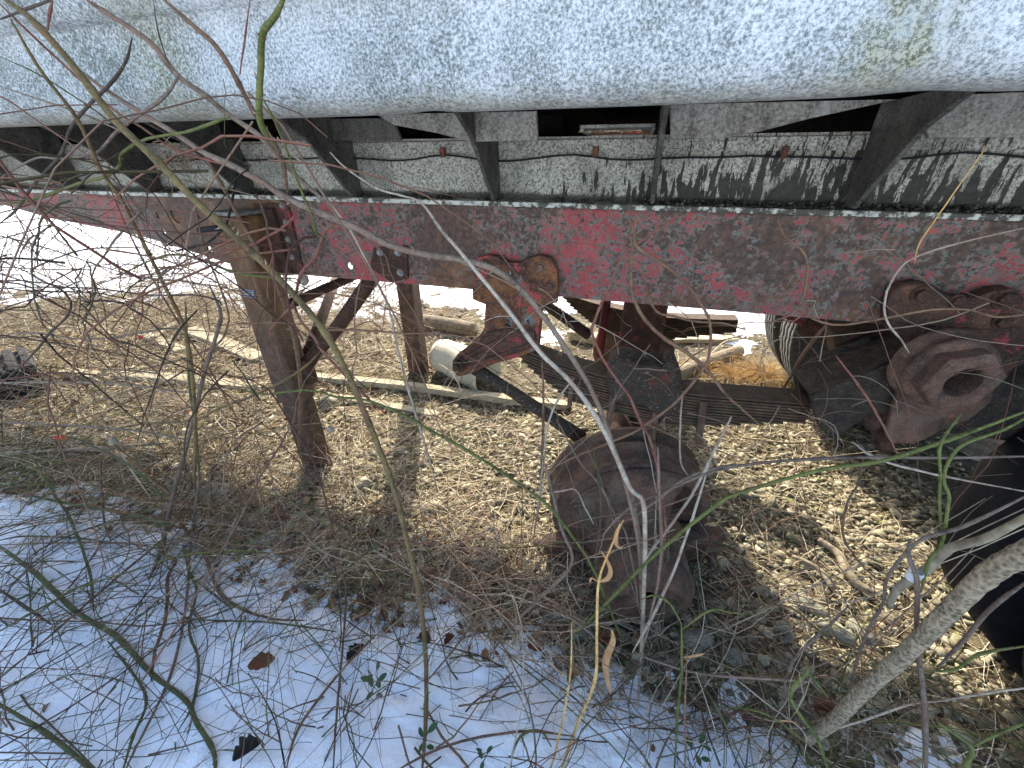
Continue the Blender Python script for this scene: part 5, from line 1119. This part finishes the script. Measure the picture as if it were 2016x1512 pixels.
 ('tan stem lying level at the bottom middle', [(760,1530),(850,1480),(950,1450),(1050,1440),(1130,1450)], [6,6,5], 'B', .38, .42, 4, 0),
 ('green arched stem at the bottom middle', [(1005,1530),(1010,1480),(1030,1445),(1065,1440),(1085,1470)], [5,6,6,5], 'G', .40, .42, 2, 0),
 ('level pale vine crossing the left litter', [(-10,662),(60,655),(170,668),(280,655),(360,640)], [4,5,5,4], 'P', .70, .74, 0, 0),
 ('level pale vine above the black crate running to the purple cane', [(-10,754),(120,752),(260,758),(340,770),(388,774)], [6,6,5,5], 'P', .64, .70, 0, 0),
 ('level grey vine below the black crate', [(-10,830),(100,836),(240,845),(330,858),(375,868)], [6,6,5,4], 'U', .62, .66, 0, 0),
 ('straight brown twig running down behind the left litter', [(200,330),(260,470),(330,600),(420,740),(470,830)], [4,4,4,3], 'B', .86, 1.0, 0, 0),
 ('olive arched cane passing in front of the landing leg foot', [(200,850),(280,835),(380,828),(430,805),(520,770),(590,730),(634,690)], [5,5,5,6,5], 'O', .70, .78, 4, 2),
 ('thin pale stem hanging left of the drum from the front hanger', [(1130,745),(1101,783),(1077,846),(1063,971),(1052,1050)], [4,4,4], 'W', .86, .74, 0, 0),
 ('thin tan stem rising left of the drum to the spring', [(1066,700),(1070,797),(1063,971),(1050,1060)], [4,5,4], 'T', .90, .72, 0, 0),
 ('slim mauve stem crossing the upper left of the drum face', [(1096,826),(1140,907),(1180,954),(1215,1021),(1233,1053),(1250,1140),(1256,1192)], [4,4,4], 'P', .80, .62, 0, 0),
 ('short pale twig forking over the drum slot', [(1081,971),(1110,966),(1134,965),(1152,1000),(1169,1032)], [3,4,3], 'W', .74, .70, 0, 0),
 ('mauve twig reaching over the right of the drum', [(1450,913),(1400,924),(1349,942),(1303,977),(1241,1024)], [6,7,7,5], 'P', .76, .68, 3, 0),
 ('thin green stem standing over the drum face', [(1163,872),(1175,916),(1183,995),(1178,1067),(1169,1111)], [3,4,4], 'g', .78, .66, 0, 0),
 ('pale thin stem dropping from the spring right of the drum', [(1345,770),(1340,820),(1340,907),(1361,945)], [4,4,3], 'W', .90, .78, 0, 0),
 ('tan thin vine crossing under the spring to the right', [(1450,901),(1400,882),(1349,869),(1285,840),(1240,830)], [4,4,4], 'T', .84, .84, 0, 0),
 ('dark red stem curving above the crooked pale stick', [(1700,900),(1690,950),(1668,991),(1660,1054),(1694,1110),(1731,1143)], [4,5,6,5], 'B', .70, .60, 3, 0),
 ('hair thin grey stem looping over the pale oval stone', [(1534,1143),(1586,1121),(1623,1129),(1657,1173),(1712,1266),(1727,1300)], [3,3,3], 'U', .60, .50, 0, 0),
 ('thin tan stem slanting behind the bark branch to the gravel', [(1921,1073),(1861,1136),(1817,1173),(1750,1233),(1675,1285),(1600,1315)], [4,4,4], 'P', .58, .54, 0, 0),
 ('hair thin white grass blade standing right of the rust brown stalk', [(1370,1322),(1400,1410),(1426,1510)], [3,3,3], 'W', .48, .42, 0, 0),
 ('hair thin white grass blade leaning towards the bark branch', [(1430,1322),(1510,1385),(1582,1441),(1583,1490)], [3,3,3], 'W', .50, .44, 0, 0),
 ('green thin stem running down right of the rust brown stalk', [(1359,1326),(1390,1360),(1415,1400),(1471,1520)], [4,5,5], 'g', .50, .42, 2, 0),
 ('green thin stem running right over the last snow to the branch foot', [(1415,1393),(1474,1396),(1526,1415),(1593,1467)], [4,5,4], 'G', .48, .44, 2, 0),
 ('rusty thin stem crossing the right gap of the drum', [(1210,1035),(1266,1010),(1340,985),(1433,950)], [4,4,3], 'T', .70, .72, 0, 0),
 ('thin green stem running close beside the dark olive cane', [(365,594),(368,664),(372,747),(385,851),(392,925)], [5,5,5], 'g', .68, .60, 3, 0),
 ('green stem falling steeply over the snow edge at the far left', [(62,897),(94,949),(107,974),(134,1014),(159,1073),(179,1140),(184,1202)], [6,7,7,6], 'g', .54, .46, 4, 0),
 ('green stem arching level over the snow at the far left', [(-10,1066),(45,1056),(149,1059),(218,1068)], [5,5,4], 'g', .48, .50, 2, 0),
 ('green stem rising right from the far left snow to the purple cane', [(45,1106),(99,1071),(174,1041),(248,1019),(322,994)], [4,5,5], 'g', .48, .58, 3, 0),
 ('mauve stem lying level over the far left snow', [(-10,1073),(149,1068),(248,1070),(305,1078)], [5,5,5], 'P', .50, .52, 0, 0),
 ('green stem slanting down to the foot of the purple cane', [(150,862),(186,880),(223,897),(273,930),(327,987)], [5,6,6], 'g', .60, .58, 3, 0),
 ('olive stem running beside the slanting green one', [(200,862),(231,880),(273,917),(330,977)], [5,6,5], 'O', .64, .60, 3, 0),
 ('pale stem between the two slanting stems at the snow edge', [(235,870),(241,892),(258,925),(298,982)], [3,4,4], 'W', .64, .60, 0, 0),
 ('brown upright stem on the snow left of the purple cane', [(205,890),(198,917),(201,979),(206,1029),(218,1064)], [4,5,5], 'B', .58, .52, 2, 0),
 ('dark thin stem entering the snow from the left edge', [(-10,1199),(35,1180),(74,1165)], [6,6,5], 'D', .42, .46, 0, 0),
]
for c in CANES:
    lab, px, wid, mt, Y0, Y1, th, bd = c
    cane_obj(lab, px, wid, mt, Y0, Y1, th, buds=bd)
# the thick bark branch and its grey neighbour
cane_obj('thick bark covered branch rising from the snow to the right edge', [(1590,1456),(1638,1422),(1705,1355),(1768,1300),(1843,1229),(1898,1173),(1960,1120),(2016,1091),(2080,1050)], [27,32,37,41,45,48,56,64,60], 'bark', .50, .44, 0, name='branch', cat='branch', sides=18, per=8)
cane_obj('smooth grey branch crossing the right tyre above the bark branch', [(1750,1195),(1768,1158),(1824,1121),(1869,1080),(1936,1062),(2016,1021),(2060,1000)], [14,20,24,24,22,22], 'stick', .64, .56, 0, name='branch', cat='branch', sides=14)
# white wrap on the dark upright cane
p = PY(1799, 1133, 0.515); r = 10 * px2m(p); b = MB(); b.lathe([(r * 0.9, -r * 1.1), (r * 1.15, -r * 0.9), (r * 1.1, 0), (r * 1.2, r * 1.0), (r * 0.9, r * 1.2)], p, (0.1, 0.05, 1), 12, up=(0, 1, 0)); tag(b.build('wrap', M['white_wrap']), 'small white wrap round the dark upright cane', 'wrap')
# curled dry leaves on the straw stalk
M['leaf_tan'] = simple('tan_dry_blade', [(0.3, (0.34, 0.17, 0.07)), (0.7, (0.52, 0.31, 0.15))], 40, 0.8)
def blade_px(label, px, w, Y, name='blade', mat='leaf_tan'):
    P = smooth_line([PY(x, y, Y) for x, y in px], 5); V = []; F = []; n = len(P)
    for i, q in enumerate(P):
        t = i / (n - 1); ww = 0.5 * w * px2m(q) * math.sin(math.pi * (0.08 + 0.9 * t)) ** 0.8; d = P[min(i + 1, n - 1)] - P[max(i - 1, 0)]; s = np.cross(d, vec((0.2, 1, 0.3))); s /= np.linalg.norm(s) + 1e-9
        V += [q - s * ww, q + vec((0, 0.3 * ww, 0)), q + s * ww]
    for i in range(n - 1):
        F += [(i * 3, i * 3 + 1, i * 3 + 4, i * 3 + 3), (i * 3 + 1, i * 3 + 2, i * 3 + 5, i * 3 + 4)]
    o = build(name, V, F, M[mat], None, [True] * len(F)); so_ = o.modifiers.new('thick', 'SOLIDIFY'); so_.thickness = 0.0006; tag(o, label, 'dry leaf', 'dry blades on the straw stalks'); return o
blade_px('curled tan leaf hooked from the top of the yellow stalk', [(1222,1030),(1214,1050),(1212,1068),(1218,1078),(1226,1076)], 9, .495)
blade_px('tan leaf bowed round the upper yellow stalk', [(1184,1085),(1196,1105),(1202,1125),(1195,1140),(1178,1144),(1165,1138),(1161,1148)], 10, .49)
blade_px('broad tan leaf hanging on the yellow stalk below the hub', [(1205,1240),(1207,1262),(1196,1290),(1192,1315),(1198,1350),(1203,1366)], 14, .46)
blade_px('narrow tan leaf rising left of the pale straw stalk', [(1096,1316),(1108,1326),(1122,1334)], 10, .45)
blade_px('tan blade tip lying on the snow right of the rust brown stalk', [(1530,1418),(1555,1420),(1576,1427)], 9, .46)
blade_px('orange blade beside the upright cane right of the hub', [(1345,1294),(1365,1292),(1388,1286)], 8, .50)
# green rose leaves
def sprig(px, py, label, n=7, s=0.010, Y=None):
    c = PZ(px, py, 0.035); root = empty('green_sprig', (c[0], c[1], 0.0)); tag(root, label, 'leaves', 'green sprigs on the snow')
    b = MB(); b.tube([c + vec((0, 0, -0.03)), c, c + vec((0.01, 0.02, 0.02))], 0.0012, 5); b.build('stem', M['g'], root)
    for k in range(n):
        a = k * 2.4; cc = c + vec((math.cos(a) * s * 1.3, math.sin(a) * s * 1.3 + 0.004 * k, 0.006 * k - 0.01)); V = []; F = []
        L = s * random.uniform(0.9, 1.5)
        for i in range(7):
            t = i / 6; w_ = 0.42 * L * math.sin(math.pi * (0.05 + 0.9 * t)) ** 0.8
            for q in (-1, 0, 1): V.append(cc + vec((math.cos(a), math.sin(a), 0.3)) * (t - 0.3) * L * 1.6 + vec((-math.sin(a), math.cos(a), 0.15)) * q * w_ + vec((0, 0, -abs(q) * w_ * -0.25)))
        for i in range(6): F += [(i * 3, i * 3 + 1, i * 3 + 4, i * 3 + 3), (i * 3 + 1, i * 3 + 2, i * 3 + 5, i * 3 + 4)]
        build('leaf', V, F, M['leaf_green'], root, [True] * len(F))
sprig(732, 1360, 'green leaf cluster on the snow left of the main cane', 8, 0.012)
sprig(832, 1462, 'small green leaf pair at the foot of the main cane', 4, 0.011)
sprig(950, 1502, 'small green leaves at the bottom edge right of the main cane', 5, 0.008)
sprig(1372, 1485, 'dark green leaves at the bottom right of the upright cane', 6, 0.012)
sprig(533, 1072, 'tiny dark green leaves at the snow edge below the landing leg', 4, 0.009)
# berries, cocoon and dried fruit
for (x, y, Y, r, lab) in ((112, 862, .70, 5, 'bright red berry above the grey stick at the left'), (124, 862, .70, 4.5, 'smaller red berry touching the bright one'), (276, 664, .95, 4, 'single red berry beside the short bleached board')):
    p = PY(x, y, Y); q = r * px2m(p); b = MB(); b.lathe([(0.0, -q), (q * 0.8, -q * 0.6), (q, 0), (q * 0.8, q * 0.6), (q * 0.3, q), (0, q * 0.9)], p, (0.2, 0.1, 1), 14, up=(0, 1, 0)); tag(b.build('berry', M['berry']), lab, 'berry', 'red berries')
for (x, y, Y, r, lab) in ((598, 551, .72, 10, 'pale papery cocoon stuck to the forked red twig'), (224, 868, .60, 8, 'grey brown round gall hanging left of the purple cane'), (628, 393, .56, 6, 'pale dried husk on the pinkish cane at the white beam'), (650, 845, .72, 7, 'pinkish dried flower head right of the landing leg foot')):
    p = PY(x, y, Y); q = r * px2m(p); b = MB(); b.lathe([(0.0, -q * 1.2), (q * 0.7, -q * 0.8), (q, 0), (q * 0.75, q * 0.7), (q * 0.3, q * 1.2), (0, q * 1.15)], p, (0.3, 0.1, 1), 16, up=(0, 1, 0)); tag(b.build('husk', M['cocoon']), lab, 'husk', 'dried husks on the stems')

# ================================================================== THICKET: fine twigs nobody could count
def thicket(n, place, L0, L1, r0, seed, up=0.35, curl=0.5, segs=9, branch=2, zmax=1.0):
    r = np.random.default_rng(seed); C = place(n, r); n = len(C); lines = []; W = []
    for c in C:
        a = r.random() * 6.283; d = np.array([math.cos(a), math.sin(a) * 0.75, r.normal(up, 0.35)]); d /= np.linalg.norm(d); L = r.uniform(L0, L1); w = r0 * r.uniform(0.5, 1.5)
        P = [c]; cu = r.normal(0, curl, 3)
        for k in range(segs):
            d = d + cu * 0.5 / segs + r.normal(0, 0.10, 3); d[2] -= 0.09; d /= np.linalg.norm(d); q = P[-1] + d * L / segs; g = 0.006
            q[2] = max(q[2], g); P.append(q)
        lines.append(np.array(P)); W.append(w)
        for _ in range(r.integers(0, branch + 1)):
            i = r.integers(2, segs - 1); d2 = (P[i + 1] - P[i]); d2 = d2 / (np.linalg.norm(d2) + 1e-9) + r.normal(0, 0.6, 3); d2 /= np.linalg.norm(d2); Q = [P[i]]; l2 = L * r.uniform(0.2, 0.5)
            for k in range(segs): d2 = d2 + r.normal(0, 0.16, 3); d2[2] -= 0.03; d2 /= np.linalg.norm(d2); q = Q[-1] + d2 * l2 / segs; q[2] = max(q[2], 0.006); Q.append(q)
            lines.append(np.array(Q)); W.append(w * 0.55)
    return np.array(lines), np.array(W)
def keep_clear(P, W, rad=0.30):
    """drop twigs that would poke the lens or run through the body skin"""
    d = np.linalg.norm(P - np.array([0, 0, H]), axis=2).min(1); y = P[:, :, 1]; z = P[:, :, 2]
    bad = (d < rad) | ((y > 0.58) & (z > 1.17)).any(1); return P[~bad], W[~bad]
def area(x0, x1, y0, y1, z0=0.0, z1=0.03):
    def f(n, r): x = r.uniform(x0, x1, n); y = r.uniform(y0, y1, n); return np.stack([x, y, ground_z(x, y) + r.uniform(z0, z1, n)], -1)
    return f
def twigs(label, mat, args, kw, clear=0.30):
    P, W = thicket(*args, **kw); P, W = keep_clear(P, W, clear); V, F = ribbons(P, W); o = fast_mesh('twigs', V, F, M[mat], smooth=True); tag(o, label, 'twigs', kind='stuff'); return o
twigs('tangle of thin dark briar twigs over the left foreground snow', 'twig_dark', (260, area(-2.3, -0.45, 0.02, 0.62), 0.22, 0.75, 0.0017, 71), dict(up=0.28, curl=0.75, branch=3))
twigs('low dark twigs lying on the lower left snow', 'twig_dark', (170, area(-1.6, -0.45, 0.0, 0.45, 0.03, 0.14), 0.15, 0.55, 0.0012, 72), dict(up=0.08, curl=0.8, branch=3))
twigs('thin thorny twigs over the middle of the foreground snow', 'twig_dark', (110, area(-0.6, 0.5, 0.22, 0.62, 0.02, 0.05), 0.15, 0.45, 0.0019, 73), dict(up=0.3, curl=0.9, branch=3))
twigs('pale thin stems around the hub and drum', 'twig_pale', (70, area(-0.35, 0.45, 0.45, 0.95), 0.15, 0.5, 0.0014, 74), dict(up=0.65, curl=1.2, branch=2))
twigs('pale stems tangled at the snow edge in front of the landing leg', 'twig_pale', (200, area(-1.6, -0.1, 0.55, 0.95), 0.15, 0.5, 0.0015, 75), dict(up=0.22, curl=0.9, branch=2))
twigs('brown brush left of the landing leg', 'twig_dark', (260, area(-3.6, -1.3, 0.55, 1.7), 0.25, 0.9, 0.0024, 76), dict(up=0.4, curl=0.6, branch=3))
twigs('green thin stems crossing the litter at the left', 'G', (60, area(-2.6, -0.9, 0.45, 1.2), 0.3, 0.8, 0.0024, 81), dict(up=0.4, curl=0.5, branch=1))
twigs('sunlit pale brush in the litter behind the landing leg', 'twig_pale', (300, area(-5.0, -1.2, 1.3, 3.0), 0.2, 0.8, 0.0024, 77), dict(up=0.4, curl=0.7, branch=3))
twigs('brown bushes standing in the snow field beyond the trailer front', 'twig_dark', (480, area(-9.5, -2.2, 2.6, 6.0), 0.4, 1.3, 0.0042, 78), dict(up=0.8, curl=0.4, branch=3))
twigs('thin stems over the shaded gravel at the lower right', 'twig_pale', (70, area(0.4, 1.2, 0.35, 0.8), 0.10, 0.4, 0.0014, 79), dict(up=0.3, curl=1.0, branch=2))
twigs('fine twigs hanging at the upper left in front of the body', 'twig_dark', (90, area(-1.6, -0.50, 0.40, 0.54, 0.70, 1.15), 0.12, 0.42, 0.0017, 80), dict(up=0.0, curl=0.8, branch=2))
twigs('thin brown vines in front of the rail and spring', 'twig_pale', (46, area(-0.5, 0.65, 0.86, 0.97, 0.55, 0.95), 0.10, 0.34, 0.0013, 82), dict(up=-0.1, curl=1.4, branch=2))
twigs('slender pale stems standing around drum, spring and gravel', 'twig_pale', (60, area(-0.9, 0.75, 0.60, 0.93), 0.35, 0.9, 0.0015, 83), dict(up=1.3, curl=0.9, branch=2))
twigs('fine dead stems scattered over the sunlit gravel in the middle', 'twig_pale', (150, area(-1.0, 0.9, 0.75, 1.8), 0.12, 0.5, 0.0014, 84), dict(up=0.35, curl=1.0, branch=2))
twigs('thin green briar stems crossing in front of the drum and gravel', 'G', (26, area(-0.7, 1.0, 0.45, 0.9), 0.25, 0.7, 0.0016, 85), dict(up=0.6, curl=0.9, branch=1))
twigs('hair thin tan stems standing in the litter left of the landing leg', 'twig_pale', (420, area(-3.2, -0.9, 0.5, 1.35), 0.25, 0.9, 0.0011, 86), dict(up=0.55, curl=0.7, branch=2))
twigs('thin green stems over the left snow and litter', 'twig_green', (130, area(-2.2, -0.4, 0.1, 0.9), 0.25, 0.85, 0.0014, 87), dict(up=0.45, curl=0.6, branch=2))
twigs('hair thin reddish and tan stems veiling the drum and spring', 'twig_red', (150, area(-0.7, 0.8, 0.5, 0.95), 0.2, 0.75, 0.0011, 88), dict(up=0.8, curl=1.1, branch=2))
twigs('fine green and tan stems at the lower right edge', 'twig_green', (90, area(0.3, 1.1, 0.3, 0.8), 0.15, 0.55, 0.0013, 89), dict(up=0.6, curl=0.9, branch=2))
twigs('reddish branches crossing in front of the body at the upper left', 'twig_red', (60, area(-1.5, -0.35, 0.40, 0.55, 0.75, 1.30), 0.2, 0.6, 0.0018, 90), dict(up=0.1, curl=0.7, branch=3))
twigs('fine tan brush filling the snowy gap below the rail at the left', 'twig_pale', (420, area(-6.5, -1.6, 1.9, 4.2), 0.3, 1.0, 0.0022, 91), dict(up=0.9, curl=0.5, branch=3))
V, F = ribbons(*blades(9000, litter_place(-4.2, -0.8, 0.6, 2.8, lambda x, y: 0.6, 3.0), 0.04, 0.24, 0.0017, 55, flatz=0.3, curl=0.5))
tag(fast_mesh('dry_grass', V, F, M['straw']), 'pale matted straw over the earth left of and behind the landing leg', 'dry grass', kind='stuff')
V, F = ribbons(*blades(5000, litter_place(-0.9, 1.1, 0.7, 2.6, lambda x, y: 0.3, 3.0), 0.03, 0.2, 0.0013, 56, flatz=0.3, curl=0.8))
tag(fast_mesh('dry_grass', V, F, M['straw']), 'dead grass lying over the gravel around the drum', 'dry grass', kind='stuff')
twigs('thin curling vines hanging in front of the red rail', 'twig_red', (46, area(-1.0, 0.8, 0.80, 0.96, 0.65, 1.02), 0.12, 0.42, 0.0012, 93), dict(up=-0.15, curl=1.6, branch=1))
twigs('hair thin tan stems leaning across the landing leg and braces', 'twig_red', (110, area(-1.7, -0.5, 0.55, 0.92), 0.35, 0.95, 0.0011, 94), dict(up=0.9, curl=0.7, branch=2))
# old nest of leaves and twigs on the beam
c = PY(352, 305, 1.03); b = MB()
for k in range(70):
    a = vec(c) + vec((random.uniform(-.05, .05), random.uniform(-.02, .02), random.uniform(-.04, .03))); q = [a]; d = vec((random.uniform(-1, 1), random.uniform(-.5, .5), random.uniform(-.7, .7)))
    for s in range(4): d = d + vec((random.uniform(-.6, .6), random.uniform(-.3, .3), random.uniform(-.6, .4))); q.append(q[-1] + d * 0.012)
    b.tube(q, 0.0014, 3)
tag(b.build('nest', M['twig_pale']), 'old clump of dry twigs caught on the white beam at the left', 'nest')
